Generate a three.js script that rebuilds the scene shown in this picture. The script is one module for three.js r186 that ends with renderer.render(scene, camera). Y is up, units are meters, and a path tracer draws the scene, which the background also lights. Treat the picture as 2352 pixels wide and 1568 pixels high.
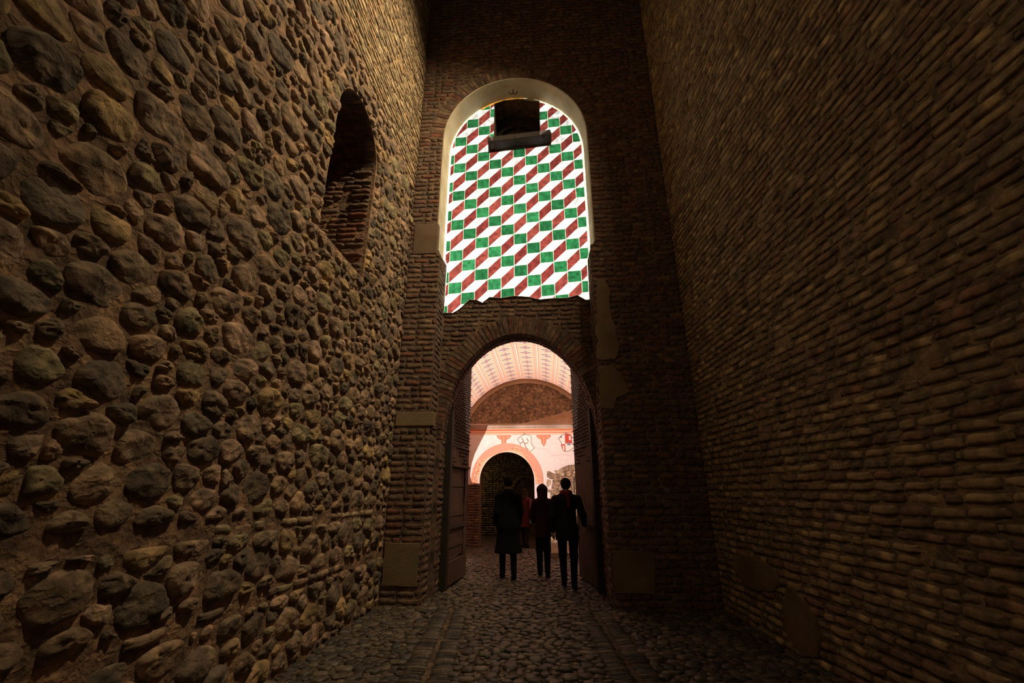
import * as THREE from 'three';
import { mergeGeometries, mergeVertices } from 'three/addons/utils/BufferGeometryUtils.js';
import { RoundedBoxGeometry } from 'three/addons/geometries/RoundedBoxGeometry.js';
import { MarchingCubes } from 'three/addons/objects/MarchingCubes.js';
import { RectAreaLightUniformsLib } from 'three/addons/lights/RectAreaLightUniformsLib.js';
RectAreaLightUniformsLib.init();

// ---------------------------------------------------------------- camera, light, exposure
const scene = new THREE.Scene();
scene.background = new THREE.Color(0.0, 0.0, 0.0);
const FOCAL = 1000, HORIZON = 1130;
const camera = new THREE.PerspectiveCamera(2 * Math.atan(784 / FOCAL) * 180 / Math.PI, 1.5, 0.05, 100);
camera.rotation.order = 'YXZ';
camera.position.set(0, 1.5, 6.83);
camera.rotation.set(Math.atan((HORIZON - 784) / FOCAL), 4 * Math.PI / 180, 0);
camera.updateMatrixWorld(true); camera.updateProjectionMatrix();
const renderer = new THREE.WebGLRenderer();
renderer.toneMapping = THREE.LinearToneMapping;
renderer.toneMappingExposure = 1.0;
renderer.shadowMap.enabled = true;
const LIGHT = {
  panel: { color: [1.0, 0.99, 0.95], cd: 1900 },
  vault: { color: [1.0, 0.87, 0.80], cd: 49 },
  projected_fresco: { color: [1.0, 0.93, 0.89], cd: 92 },
  spot: { color: [1.0, 0.78, 0.48], cd: 215 },  // added fill on the rubble wall
  flood: { color: [1.0, 0.76, 0.52], nits: 13.5 },  // added fill from behind the camera
  sconce: { color: [1.0, 0.72, 0.36], cd: 1.2 },  // unseen lamp in the back room
};

// ---------------------------------------------------------------- helpers
const V2 = (x, y) => new THREE.Vector2(x, y), V3 = (x, y, z) => new THREE.Vector3(x, y, z);
function rng(seed) { let s = seed >>> 0; return () => { s = (s + 0x6d2b79f5) | 0; let t = Math.imul(s ^ (s >>> 15), 1 | s); t = (t + Math.imul(t ^ (t >>> 7), 61 | t)) ^ t; return ((t ^ (t >>> 14)) >>> 0) / 4294967296; }; }
const hash = (x, y, z) => { let h = Math.imul(x, 374761393) ^ Math.imul(y, 668265263) ^ Math.imul(z, 1274126177); h = Math.imul(h ^ (h >>> 13), 1274126177); return ((h ^ (h >>> 16)) >>> 0) / 4294967296; };
const fade = (t) => t * t * (3 - 2 * t), mix = (a, b, t) => a + (b - a) * t, clamp = (x, a, b) => Math.min(b, Math.max(a, x));
function noise3(x, y, z, per = 0) {
  const xi = Math.floor(x), yi = Math.floor(y), zi = Math.floor(z), u = fade(x - xi), v = fade(y - yi), w = fade(z - zi);
  const p = per ? (n) => ((n % per) + per) % per : (n) => n;
  const h = (a, b, c) => hash(p(xi + a), p(yi + b), zi + c);
  return mix(mix(mix(h(0, 0, 0), h(1, 0, 0), u), mix(h(0, 1, 0), h(1, 1, 0), u), v), mix(mix(h(0, 0, 1), h(1, 0, 1), u), mix(h(0, 1, 1), h(1, 1, 1), u), v), w);
}
const fbm = (x, y, z, oct = 4, per = 0) => { let s = 0, a = 0.5, n = 0; for (let i = 0; i < oct; i++) { s += a * noise3(x, y, z + i * 7.3, per); n += a; a *= 0.5; x *= 2; y *= 2; z *= 2; if (per) per *= 2; } return s / n; };
const taken = {};
function numbered(name) { const n = taken[name] = (taken[name] ?? -1) + 1; return n ? name + '_' + String(n).padStart(3, '0') : name; }
function root(name, label, category, extra = {}) { const g = new THREE.Group(); g.name = numbered(name); g.userData = { label, category, ...extra }; scene.add(g); return g; }
function part(parent, name, geo, mat, extra) { const m = new THREE.Mesh(geo, mat); m.name = name; m.castShadow = m.receiveShadow = true; if (extra) Object.assign(m.userData, extra); parent.add(m); return m; }
// uv in metres, by the axis each face mostly looks along
function boxUV(g, off = 0) {
  if (!g.attributes.normal) g.computeVertexNormals();
  const p = g.attributes.position, n = g.attributes.normal, uv = new Float32Array(p.count * 2);
  for (let i = 0; i < p.count; i++) {
    const ax = Math.abs(n.getX(i)), ay = Math.abs(n.getY(i)), az = Math.abs(n.getZ(i)), x = p.getX(i), y = p.getY(i), z = p.getZ(i);
    const [a, b] = az >= ax && az >= ay ? [x, y] : ax >= ay ? [z, y] : [x, z];
    uv[2 * i] = a + off; uv[2 * i + 1] = b + off * 0.7;
  }
  return g.setAttribute('uv', new THREE.BufferAttribute(uv, 2));
}
const box = (w, h, d, x = 0, y = 0, z = 0) => boxUV(new THREE.BoxGeometry(w, h, d).translate(x, y, z));
const rbox = (w, h, d, r, x = 0, y = 0, z = 0) => boxUV(new RoundedBoxGeometry(w, h, d, 2, r).translate(x, y, z));
const boxAB = (x0, x1, y0, y1, z0, z1) => box(x1 - x0, y1 - y0, z1 - z0, (x0 + x1) / 2, (y0 + y1) / 2, (z0 + z1) / 2);
const merged = (list) => mergeGeometries(list.map((g) => { const c = g.index ? g.toNonIndexed() : g.clone(); for (const k of Object.keys(c.attributes)) if (!['position', 'normal', 'uv', 'color'].includes(k)) c.deleteAttribute(k); return c; }));
const tube = (pts, r, seg = 24, rad = 6) => new THREE.TubeGeometry(new THREE.CatmullRomCurve3(pts), seg, r, rad);
const cyl = (r0, r1, h, x, y, z, n = 16) => new THREE.CylinderGeometry(r0, r1, h, n).translate(x, y, z);
function extrude(pts, depth, holes = [], opts = {}) {
  const s = new THREE.Shape(pts.map(([x, y]) => V2(x, y)));
  for (const h of holes) s.holes.push(new THREE.Path(h.map(([x, y]) => V2(x, y))));
  return new THREE.ExtrudeGeometry(s, { depth, bevelEnabled: false, ...opts });
}
const _v = V3(0, 0, 0), _w = V3(0, 0, 0);
// how large something of that area shows in the photograph
function shows(c, n, area) {
  _v.copy(c).project(camera);
  _w.copy(camera.position).sub(c); const d = _w.length(), cos = Math.abs(_w.dot(n)) / d;
  const inside = Math.abs(_v.x) < 1.02 && Math.abs(_v.y) < 1.02 && _v.z < 1;
  return inside ? area * (0.1 + cos) / (d * d) : -d;
}

// ---------------------------------------------------------------- textures (what surfaces are made of)
function dataTex(n, f, srgb, size) {
  const d = new Uint8Array(n * n * 4);
  for (let y = 0; y < n; y++) for (let x = 0; x < n; x++) { const c = f(x / n, y / n); for (let k = 0; k < 3; k++) d[(y * n + x) * 4 + k] = clamp((Array.isArray(c) ? c[k] : c) * 255, 0, 255); d[(y * n + x) * 4 + 3] = 255; }
  const t = new THREE.DataTexture(d, n, n); t.magFilter = THREE.LinearFilter; t.minFilter = THREE.LinearMipmapLinearFilter; t.generateMipmaps = true; t.wrapS = t.wrapT = THREE.RepeatWrapping;
  if (srgb) t.colorSpace = THREE.SRGBColorSpace; t.repeat.set(1 / size, 1 / size); t.needsUpdate = true; return t;
}
const T = {};
// mineral mottling: broad stains, veins and grains
T.mottle = dataTex(512, (u, v) => {
  const a = fbm(u * 6, v * 6, 1.5, 5, 6), b = fbm(u * 14, v * 14, 9.2, 4, 14), g = hash(Math.floor(u * 512), Math.floor(v * 512), 3);
  const vein = Math.pow(1 - Math.abs(2 * fbm(u * 5, v * 5, 21, 4, 5) - 1), 14);
  const lichen = clamp((fbm(u * 9, v * 9, 33, 4, 9) - 0.62) * 8, 0, 1);
  const s = 0.34 + 0.72 * a + 0.36 * (b - 0.5) + 0.1 * (g - 0.5) + 0.12 * vein;
  return [s * (1 + 0.1 * (b - 0.5)) + lichen * 0.16, s + lichen * 0.16, s * (1 - 0.1 * (a - 0.5)) + lichen * 0.1];
}, true, 0.7);
T.rough = dataTex(512, (u, v) => {
  const a = fbm(u * 10, v * 10, 4, 5, 10), r = 1 - Math.abs(2 * fbm(u * 7, v * 7, 14, 4, 7) - 1), g = hash(Math.floor(u * 512), Math.floor(v * 512), 8);
  return 0.55 * a + 0.35 * Math.pow(r, 3) + 0.06 * g;
}, false, 0.45);
T.grit = dataTex(256, (u, v) => 0.7 * fbm(u * 24, v * 24, 2, 4, 24) + 0.25 * fbm(u * 6, v * 6, 5, 3, 6), false, 0.22);
T.plaster = dataTex(512, (u, v) => {
  const a = fbm(u * 4, v * 4, 3, 6, 4), st = clamp((fbm(u * 3, v * 9, 17, 5, 3) - 0.55) * 4, 0, 1), g = hash(Math.floor(u * 512), Math.floor(v * 512), 13);
  const s = 0.86 + 0.34 * (a - 0.5) + 0.06 * (g - 0.5);
  return [s, s * (1 - 0.07 * st), s * (1 - 0.2 * st)];
}, true, 1.3);
T.wood = dataTex(512, (u, v) => {
  const w = fbm(u * 40, v * 3, 6, 4, 1 << 20) , r = Math.sin((u * 18 + 2 * fbm(u * 4, v * 2, 2, 3, 4)) * 6.283) * 0.5 + 0.5, crack = Math.pow(1 - Math.abs(2 * fbm(u * 16, v * 2, 31, 3, 16) - 1), 18);
  const s = 0.5 + 0.35 * w + 0.12 * r - 0.3 * crack; return [s, s * 0.94, s * 0.88];
}, true, 0.6);
T.speck = dataTex(256, (u, v) => { const g = hash(Math.floor(u * 128), Math.floor(v * 128), 5), a = fbm(u * 8, v * 8, 6, 4, 8); const s = 0.66 + 0.55 * (a - 0.35) + 0.2 * (g - 0.5); return s; }, true, 0.5);
T.cloth = dataTex(256, (u, v) => 0.5 + 0.25 * Math.sin(u * 256 * 1.57) * Math.sin(v * 256 * 1.57) + 0.25 * fbm(u * 12, v * 12, 3, 3, 12), false, 0.12);
const std = (rgb, o = {}) => { const m = new THREE.MeshStandardMaterial({ roughness: 0.95, ...o }); m.color.setRGB(...rgb); return m; };
const stoneLook = { map: T.mottle, bumpMap: T.rough, bumpScale: 0.02, roughness: 0.95 }, brickLook = { map: T.mottle, bumpMap: T.grit, bumpScale: 0.006, roughness: 0.95 };
const M = {
  mortar: std([0.47, 0.28, 0.165], { map: T.mottle, bumpMap: T.rough, bumpScale: 0.03 }),
  mortarYellow: std([0.40, 0.29, 0.16], { map: T.mottle, bumpMap: T.rough, bumpScale: 0.015 }),
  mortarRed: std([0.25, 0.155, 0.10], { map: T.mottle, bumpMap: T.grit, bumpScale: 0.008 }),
  plaster: std([0.82, 0.72, 0.53], { map: T.plaster, bumpMap: T.grit, bumpScale: 0.004 }),
  plasterOchre: std([0.27, 0.185, 0.10], { map: T.plaster, bumpMap: T.grit, bumpScale: 0.005 }),
  plasterPeach: std([0.66, 0.45, 0.28], { map: T.plaster, bumpMap: T.grit, bumpScale: 0.003 }),
  blockStone: std([0.33, 0.235, 0.13], { map: T.plaster, bumpMap: T.grit, bumpScale: 0.006 }),
  blockBrown: std([0.20, 0.13, 0.078], { map: T.plaster, bumpMap: T.grit, bumpScale: 0.005 }),
  earth: std([0.24, 0.16, 0.10], { map: T.mottle, bumpMap: T.grit, bumpScale: 0.012 }),
  wood: std([0.17, 0.105, 0.07], { map: T.wood, bumpMap: T.wood, bumpScale: 0.004, roughness: 0.8 }),
  woodDark: std([0.05, 0.035, 0.026], { map: T.wood, bumpMap: T.wood, bumpScale: 0.003, roughness: 0.75 }),
  iron: std([0.05, 0.042, 0.038], { metalness: 0.6, roughness: 0.6 }),
  black: std([0.012, 0.012, 0.013], { roughness: 0.7 }),
  stuffStone: std([1, 1, 1], { ...stoneLook, vertexColors: true }),
  stuffBrick: std([1, 1, 1], brickLook),
  stuffPebble: std([1, 1, 1], { map: T.mottle, bumpMap: T.rough, bumpScale: 0.006, roughness: 0.5 }),
};
const TINT = {
  stone: [[0.50, 0.33, 0.20], [0.42, 0.29, 0.195], [0.56, 0.36, 0.215], [0.32, 0.225, 0.15], [0.44, 0.345, 0.19], [0.59, 0.385, 0.26], [0.36, 0.25, 0.16], [0.60, 0.40, 0.19], [0.27, 0.20, 0.14], [0.53, 0.355, 0.235]],
  yellow: [[0.615, 0.429, 0.222], [0.515, 0.365, 0.200], [0.686, 0.493, 0.257], [0.429, 0.286, 0.179], [0.572, 0.429, 0.257], [0.486, 0.286, 0.172], [0.744, 0.543, 0.286]],
  pale: [[0.753, 0.564, 0.336], [0.645, 0.470, 0.269], [0.833, 0.645, 0.403], [0.591, 0.417, 0.242], [0.726, 0.484, 0.269]],
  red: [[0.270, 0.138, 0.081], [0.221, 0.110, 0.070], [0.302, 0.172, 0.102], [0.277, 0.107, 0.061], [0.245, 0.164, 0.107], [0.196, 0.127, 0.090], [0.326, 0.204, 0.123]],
  golden: [[0.50, 0.33, 0.17], [0.44, 0.29, 0.15], [0.56, 0.37, 0.19], [0.38, 0.25, 0.13], [0.52, 0.36, 0.21]],
  warm: [[0.88, 0.55, 0.34], [0.78, 0.46, 0.27], [0.92, 0.60, 0.38], [0.84, 0.50, 0.30]],
  pebble: [[0.167, 0.133, 0.098], [0.119, 0.098, 0.076], [0.209, 0.164, 0.115], [0.091, 0.076, 0.066], [0.153, 0.115, 0.080], [0.251, 0.195, 0.133]],
};
const tintMats = {};
for (const k of Object.keys(TINT)) tintMats[k] = TINT[k].map((c) => std(c, k === 'stone' || k === 'golden' || k === 'warm' ? stoneLook : k === 'pebble' ? { map: T.mottle, bumpMap: T.rough, bumpScale: 0.006, roughness: 0.5 } : brickLook));

// ---------------------------------------------------------------- masonry builders
// a plane to lay pieces on: origin, along, up, out
function plane(O, U, W, N) { return { O, U, W, N, m: new THREE.Matrix4().makeBasis(U, W, N).setPosition(O), at: (u, v, n = 0) => V3(0, 0, 0).copy(O).addScaledVector(U, u).addScaledVector(W, v).addScaledVector(N, n) }; }
// worn bricks, real size 0.27 x 0.062 x 0.1, front face towards +z
function wornBrick(seed, len, hgt = 0.062, dep = 0.1) {
  const g = new THREE.BoxGeometry(len, hgt, dep, Math.max(3, Math.round(len / 0.045)), 3, 1), p = g.attributes.position, r = 0.012;
  for (let i = 0; i < p.count; i++) {
    let x = p.getX(i), y = p.getY(i), z = p.getZ(i);
    if (z > 0) {
      const ex = len / 2 - Math.abs(x), ey = hgt / 2 - Math.abs(y), cx = clamp(1 - ex / r, 0, 1), cy = clamp(1 - ey / r, 0, 1), c = cx * cx + cy * cy;
      z -= r * 0.45 * Math.min(1.3, c) + (fbm(x * 30 + seed * 2.3, y * 30 + 5, seed, 2) > 0.6 ? 0.007 * (cx + cy) : 0); if (cx > 0.9) y *= 0.9;
      z += 0.02 * (fbm(x * 22 + seed * 3.1, y * 40, seed * 1.7, 3) - 0.5);
      y += 0.018 * (fbm(x * 14 + seed * 5.7, y * 9, seed + 9, 2) - 0.5); x += 0.012 * (fbm(y * 30 + seed, x * 9, seed + 4, 2) - 0.5);
    }
    p.setXYZ(i, x, y, z - dep / 2);
  }
  const q = mergeVertices(new THREE.BufferGeometry().setAttribute('position', p).setIndex(g.index)); q.computeVertexNormals(); return boxUV(q, seed * 0.37);
}
const stretchers = [0, 1, 2, 3, 4, 5, 6, 7].map((i) => wornBrick(i + 1, 0.27)), headers = [0, 1, 2, 3].map((i) => wornBrick(i + 21, 0.13));
// lays bricks in courses over the intervals that spans(v) gives; the 300 that show largest become meshes, the others one instanced part
function bricklay(parent, P, o) {
  const R = rng(o.seed), list = [], pitch = o.pitch ?? 0.085, joint = o.joint ?? 0.014, tints = TINT[o.tint];
  for (let v = o.v0 + pitch / 2; v < o.v1; v += pitch) for (const [a, b] of o.spans(v)) {
    let u = a, odd = R() < 0.5;
    while (b - u > 0.05) {
      let L = R() < (odd ? 0.6 : 0.2) ? 0.13 : 0.25 + 0.04 * R(); odd = !odd;
      if (b - u - L < 0.07) L = b - u;
      if (L > 0.36) L = L / 2;
      const uc = u + L / 2, vw = v + (o.wave ? o.wave(uc, v) : 0), out = (o.proud ?? 0.008) + (o.uneven ?? 0.01) * (R() - 0.5);
      const skip = R() < (o.lost ?? 0), short = L < 0.2, q = Math.floor(R() * (short ? 4 : 8)), t = Math.floor(R() * tints.length), s1 = R(), s2 = R();
      if (!skip && !(o.not && o.not(uc, vw, L / 2))) list.push({ u: uc, v: vw, L: L - joint, out, short, q, t, ty: pitch * (0.7 + 0.2 * s1) / 0.07, rot: (s2 - 0.5) * 0.06 });
      u += L;
    }
  }
  const q4 = new THREE.Quaternion(), c = V3(0, 0, 0), s = V3(0, 0, 0), e = new THREE.Euler();
  for (const b of list) {
    c.set(b.u, b.v, b.out); s.set(b.L / (b.short ? 0.13 : 0.27), Math.min(b.ty, 1.35), 1); q4.setFromEuler(e.set(0, 0, b.rot));
    b.m = new THREE.Matrix4().multiplyMatrices(P.m, new THREE.Matrix4().compose(c, q4, s));
    b.score = shows(P.at(b.u, b.v), P.N, b.L * pitch);
  }
  list.sort((a, b) => b.score - a.score);
  const most = o.parts ?? 300;
  list.slice(0, most).forEach((b) => { const m = part(parent, o.name ?? 'brick', (b.short ? headers : stretchers)[b.q], tintMats[o.tint][b.t]); m.matrixAutoUpdate = false; m.matrix.copy(b.m); m.matrix.decompose(m.position, m.quaternion, m.scale); m.matrixAutoUpdate = true; });
  const kinds = new Map();
  for (const b of list.slice(most)) { const k = (b.short ? 'h' : 's') + b.q; (kinds.get(k) ?? kinds.set(k, []).get(k)).push(b); }
  for (const [k, bs] of kinds) {
    const im = new THREE.InstancedMesh((k[0] === 'h' ? headers : stretchers)[+k.slice(1)], M.stuffBrick, bs.length);
    bs.forEach((b, i) => { im.setMatrixAt(i, b.m); im.setColorAt(i, new THREE.Color().setRGB(...tints[b.t])); });
    im.name = 'brick_courses'; im.userData.kind = 'stuff'; im.castShadow = im.receiveShadow = true; parent.add(im);
  }
}
// bricks set round an elliptic arch, each on its own
function archRing(parent, P, o) {
  const R = rng(o.seed), pts = []; const n = 400;
  for (let i = 0; i <= n; i++) { const t = mix(o.t0 ?? 0, o.t1 ?? Math.PI, i / n); pts.push([o.cx + o.a * Math.cos(t), o.cy + o.b * Math.sin(t), t]); }
  let len = 0; const cum = [0]; for (let i = 1; i <= n; i++) cum.push(len += Math.hypot(pts[i][0] - pts[i - 1][0], pts[i][1] - pts[i - 1][1]));
  const count = Math.round(len / o.w); let k = 0;
  for (let j = 0; j < count; j++) {
    const at = (j + 0.5) / count * len; while (cum[k] < at) k++;
    const [x, y, t] = pts[k], nx = Math.cos(t) / o.a, ny = Math.sin(t) / o.b, nl = Math.hypot(nx, ny), ang = Math.atan2(ny, nx);
    const L = o.len * (0.94 + 0.08 * R()), w = len / count - 0.012, wo = w * (1 + o.len / Math.max(o.a, o.b) * 0.7), out = (o.proud ?? 0.01) + 0.012 * (R() - 0.5);
    const g = new THREE.BoxGeometry(L, 1, o.depth, 3, 1, 1), p = g.attributes.position, sd = R() * 99;
    for (let i = 0; i < p.count; i++) { const f = (p.getX(i) + L / 2) / L, nz = fbm(p.getX(i) * 15 + sd, p.getY(i) * 3, sd, 2) - 0.5; p.setXYZ(i, p.getX(i) + L / 2, p.getY(i) * mix(w, wo, f) + 0.008 * nz, p.getZ(i) - o.depth / 2 + (p.getZ(i) > 0 ? 0.012 * nz - (i % 4 === 0 ? 0.004 : 0) : 0)); }
    g.computeVertexNormals(); boxUV(g, sd);
    const m = part(parent, o.name, g, tintMats[o.tint][Math.floor(R() * tintMats[o.tint].length)]);
    m.matrix.multiplyMatrices(P.m, new THREE.Matrix4().makeTranslation(x, y, out).multiply(new THREE.Matrix4().makeRotationZ(ang + (R() - 0.5) * 0.03)));
    m.matrix.decompose(m.position, m.quaternion, m.scale);
  }
}
// circles of many sizes packed into a rectangle (u squeezed by stretch)
function pack(R, u0, u1, v0, v1, sizes, stretch, ok, pre = []) {
  const pts = pre.map((p) => ({ u: p[0] / stretch, v: p[1], r: p[2], ghost: p[3] })), cell = 0.25, grid = new Map(), key = (a, b) => a * 4096 + b;
  const put = (p) => { const k = key(Math.floor(p.u / cell) + 1000, Math.floor(p.v / cell) + 1000); (grid.get(k) ?? grid.set(k, []).get(k)).push(p); };
  pts.forEach(put);
  for (const [r, tries] of sizes) for (let i = 0; i < tries; i++) {
    const u = mix(u0, u1, R()) / stretch, v = mix(v0, v1, R()), rr = r * (0.85 + 0.3 * R());
    if (!ok(u * stretch, v)) continue;
    const a = Math.floor(u / cell) + 1000, b = Math.floor(v / cell) + 1000; let clear = true;
    for (let x = a - 2; clear && x <= a + 2; x++) for (let y = b - 2; clear && y <= b + 2; y++) for (const q of grid.get(key(x, y)) ?? []) if ((q.u - u) ** 2 + (q.v - v) ** 2 < ((q.r + rr) * 0.92) ** 2) { clear = false; break; }
    if (clear) { const p = { u, v, r: rr }; pts.push(p); put(p); }
  }
  return { pts, near(p, reach) { const out = [], a = Math.floor(p.u / cell) + 1000, b = Math.floor(p.v / cell) + 1000, k = Math.ceil(reach / cell); for (let x = a - k; x <= a + k; x++) for (let y = b - k; y <= b + k; y++) for (const q of grid.get(key(x, y)) ?? []) if (q !== p) out.push(q); return out; } };
}
function clipHalf(poly, nx, ny, d) {
  const out = [];
  for (let i = 0; i < poly.length; i++) {
    const a = poly[i], b = poly[(i + 1) % poly.length], da = a[0] * nx + a[1] * ny - d, db = b[0] * nx + b[1] * ny - d;
    if (da <= 0) out.push(a);
    if ((da < 0 && db > 0) || (da > 0 && db < 0)) { const t = da / (da - db); out.push([a[0] + (b[0] - a[0]) * t, a[1] + (b[1] - a[1]) * t]); }
  }
  return out;
}
const polyArea = (p) => { let s = 0; for (let i = 0; i < p.length; i++) { const a = p[i], b = p[(i + 1) % p.length]; s += a[0] * b[1] - a[1] * b[0]; } return s / 2; };
// rubble stones: the cells between packed circles, rounded and domed
function rubble(parent, P, o) {
  const R = rng(o.seed), st = o.stretch ?? 1.4, pk = pack(R, o.u0, o.u1, o.v0, o.v1, o.sizes, st, o.ok ?? (() => true), o.pre), stones = [];
  for (const p of pk.pts) {
    if (p.ghost || (o.ok && !o.ok(p.u * st, p.v))) continue;
    let poly = [[o.u0 / st, o.v0], [o.u1 / st, o.v0], [o.u1 / st, o.v1], [o.u0 / st, o.v1]];
    for (const q of pk.near(p, 0.6)) {
      const dx = q.u - p.u, dy = q.v - p.v, d2 = dx * dx + dy * dy; if (d2 > 0.5) continue;
      const t = 0.5 + (p.r * p.r - q.r * q.r) / (2 * d2), mx = p.u + dx * t, my = p.v + dy * t;
      poly = clipHalf(poly, dx, dy, mx * dx + my * dy); if (poly.length < 3) break;
    }
    if (poly.length < 3) continue;
    poly = poly.map(([u, v]) => [u * st, v]);
    let cx = 0, cy = 0; for (const q of poly) { cx += q[0]; cy += q[1]; } cx /= poly.length; cy /= poly.length;
    const area = Math.abs(polyArea(poly)); if (area < 0.0012) continue;
    const size = Math.sqrt(area), gap = (o.gap ?? 0.012) * (0.6 + 1.3 * R()), k = clamp(1 - gap / (size * 0.45), 0.6, 0.97);
    poly = poly.map(([x, y]) => [cx + (x - cx) * k, cy + (y - cy) * k]);
    const corner = R() < 0.6 ? 1 : 2;
    for (let n = 0; n < corner + 1; n++) { const q = []; for (let i = 0; i < poly.length; i++) { const a = poly[i], b = poly[(i + 1) % poly.length], f = n === 0 ? (corner === 1 ? 0.18 : 0.27) : 0.25; q.push([mix(a[0], b[0], f), mix(a[1], b[1], f)], [mix(a[0], b[0], 1 - f), mix(a[1], b[1], 1 - f)]); } poly = q; }
    stones.push({ poly, c: [cx, cy], area, size, seed: R() * 100, t: Math.floor(R() * TINT[o.tint ?? 'stone'].length), tilt: [(R() - 0.5) * 0.5, (R() - 0.5) * 0.5], h: ((0.014 + 0.034 * R()) + size * 0.07) * (o.relief ?? 1), score: shows(P.at(cx, cy), P.N, area) });
  }
  stones.sort((a, b) => b.score - a.score);
  const build = (s, fine) => {
    const N = fine ? 30 : 16, ringS = fine ? [1.03, 1, 0.96, 0.87, 0.72, 0.5, 0.25] : [1.02, 0.97, 0.8, 0.45], ringH = fine ? [-0.9, 0.05, 0.45, 0.74, 0.9, 0.98, 1] : [-0.9, 0.3, 0.85, 1];
    const per = [0]; for (let i = 0; i < s.poly.length; i++) { const a = s.poly[i], b = s.poly[(i + 1) % s.poly.length]; per.push(per[i] + Math.hypot(b[0] - a[0], b[1] - a[1])); }
    const rim = []; let k = 0; for (let i = 0; i < N; i++) { const at = i / N * per[per.length - 1]; while (per[k + 1] < at) k++; const f = (at - per[k]) / (per[k + 1] - per[k] || 1), a = s.poly[k], b = s.poly[(k + 1) % s.poly.length]; rim.push([mix(a[0], b[0], f) - s.c[0], mix(a[1], b[1], f) - s.c[1]]); }
    const pos = [], uv = [], idx = [], amp = s.h * 0.9, fr = 5 / s.size;
    const add = (x, y, hh) => { const bump = hh > 0 ? amp * (fbm(x * fr + s.seed, y * fr * 1.4, s.seed * 0.7, 3) - 0.5) * Math.min(1, hh * 1.6) : 0, facet = hh > 0 ? clamp(s.tilt[0] * x + s.tilt[1] * y, -s.h * 0.5, s.h * 0.5) * hh : 0; const q = P.at(s.c[0] + x, s.c[1] + y, hh > 0 ? s.h * (hh - 0.3) + bump + facet : -0.04); pos.push(q.x, q.y, q.z); uv.push(s.c[0] + x + s.seed, s.c[1] + y + s.seed * 0.6); };
    ringS.forEach((sc, r) => rim.forEach(([x, y]) => add(x * sc, y * sc, ringH[r]))); add(0, 0, 1);
    for (let r = 0; r + 1 < ringS.length; r++) for (let i = 0; i < N; i++) { const a = r * N + i, b = r * N + (i + 1) % N; idx.push(a, b, b + N, a, b + N, a + N); }
    const top = pos.length / 3 - 1, l = (ringS.length - 1) * N; for (let i = 0; i < N; i++) idx.push(l + i, l + (i + 1) % N, top);
    const flip = polyArea(s.poly) * (V3(0, 0, 0).crossVectors(P.U, P.W).dot(P.N)) < 0; if (flip) for (let i = 0; i < idx.length; i += 3) [idx[i], idx[i + 1]] = [idx[i + 1], idx[i]];
    const g = new THREE.BufferGeometry(); g.setAttribute('position', new THREE.Float32BufferAttribute(pos, 3)); g.setAttribute('uv', new THREE.Float32BufferAttribute(uv, 2)); g.setIndex(idx); g.computeVertexNormals(); return g;
  };
  const most = o.parts ?? 300;
  stones.slice(0, most).forEach((s) => part(parent, o.name ?? 'stone', build(s, true), tintMats[o.tint ?? 'stone'][s.t]));
  const rest = stones.slice(most).map((s, i) => { const g = build(s, i < 600 && s.score > 0), n = g.attributes.position.count, c = new Float32Array(n * 3); for (let k = 0; k < n; k++) c.set(TINT[o.tint ?? 'stone'][s.t], k * 3); return g.setAttribute('color', new THREE.BufferAttribute(c, 3)); });
  if (rest.length) part(parent, 'rubble', mergeGeometries(rest), M.stuffStone, { kind: 'stuff' });
  console.log(o.seed, 'stones', stones.length);
}
// rows of an opening: [x0, x1] minus what is cut out
const minus = (spans, a, b) => spans.flatMap(([x0, x1]) => b <= x0 || a >= x1 ? [[x0, x1]] : [[x0, a], [b, x1]].filter(([p, q]) => q - p > 0.06));

// ---------------------------------------------------------------- the place in numbers
const XL = -2.36, H = 13.4, ZR = 10.6;                             // corridor
const rightX = (z) => 2.35 + 0.07 * z;
const NI = { cx: -0.43, a: 1.43, x0: -1.86, x1: 1.0, spring: 8.2, rise: 1.52, low0: -1.78, low1: 0.91, step: 5.7, z: -0.5 };   // niche
const GA = { cx: -0.4, a: 1.32, spring: 2.35, rise: 1.85, z0: -0.5, z1: -0.95 };                                             // gate arch
const HALL = { x0: -2.65, x1: 1.65, cx: -0.5, R: 2.15, cy: 2.82, z: -7 };
const arcPts = (cx, cy, a, b, t0, t1, n) => Array.from({ length: n + 1 }, (_, i) => { const t = mix(t0, t1, i / n); return [cx + a * Math.cos(t), cy + b * Math.sin(t)]; });
const PZ = plane(V3(0, 0, 0), V3(1, 0, 0), V3(0, 1, 0), V3(0, 0, 1)), PN = plane(V3(0, 0, NI.z), V3(1, 0, 0), V3(0, 1, 0), V3(0, 0, 1));

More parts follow.
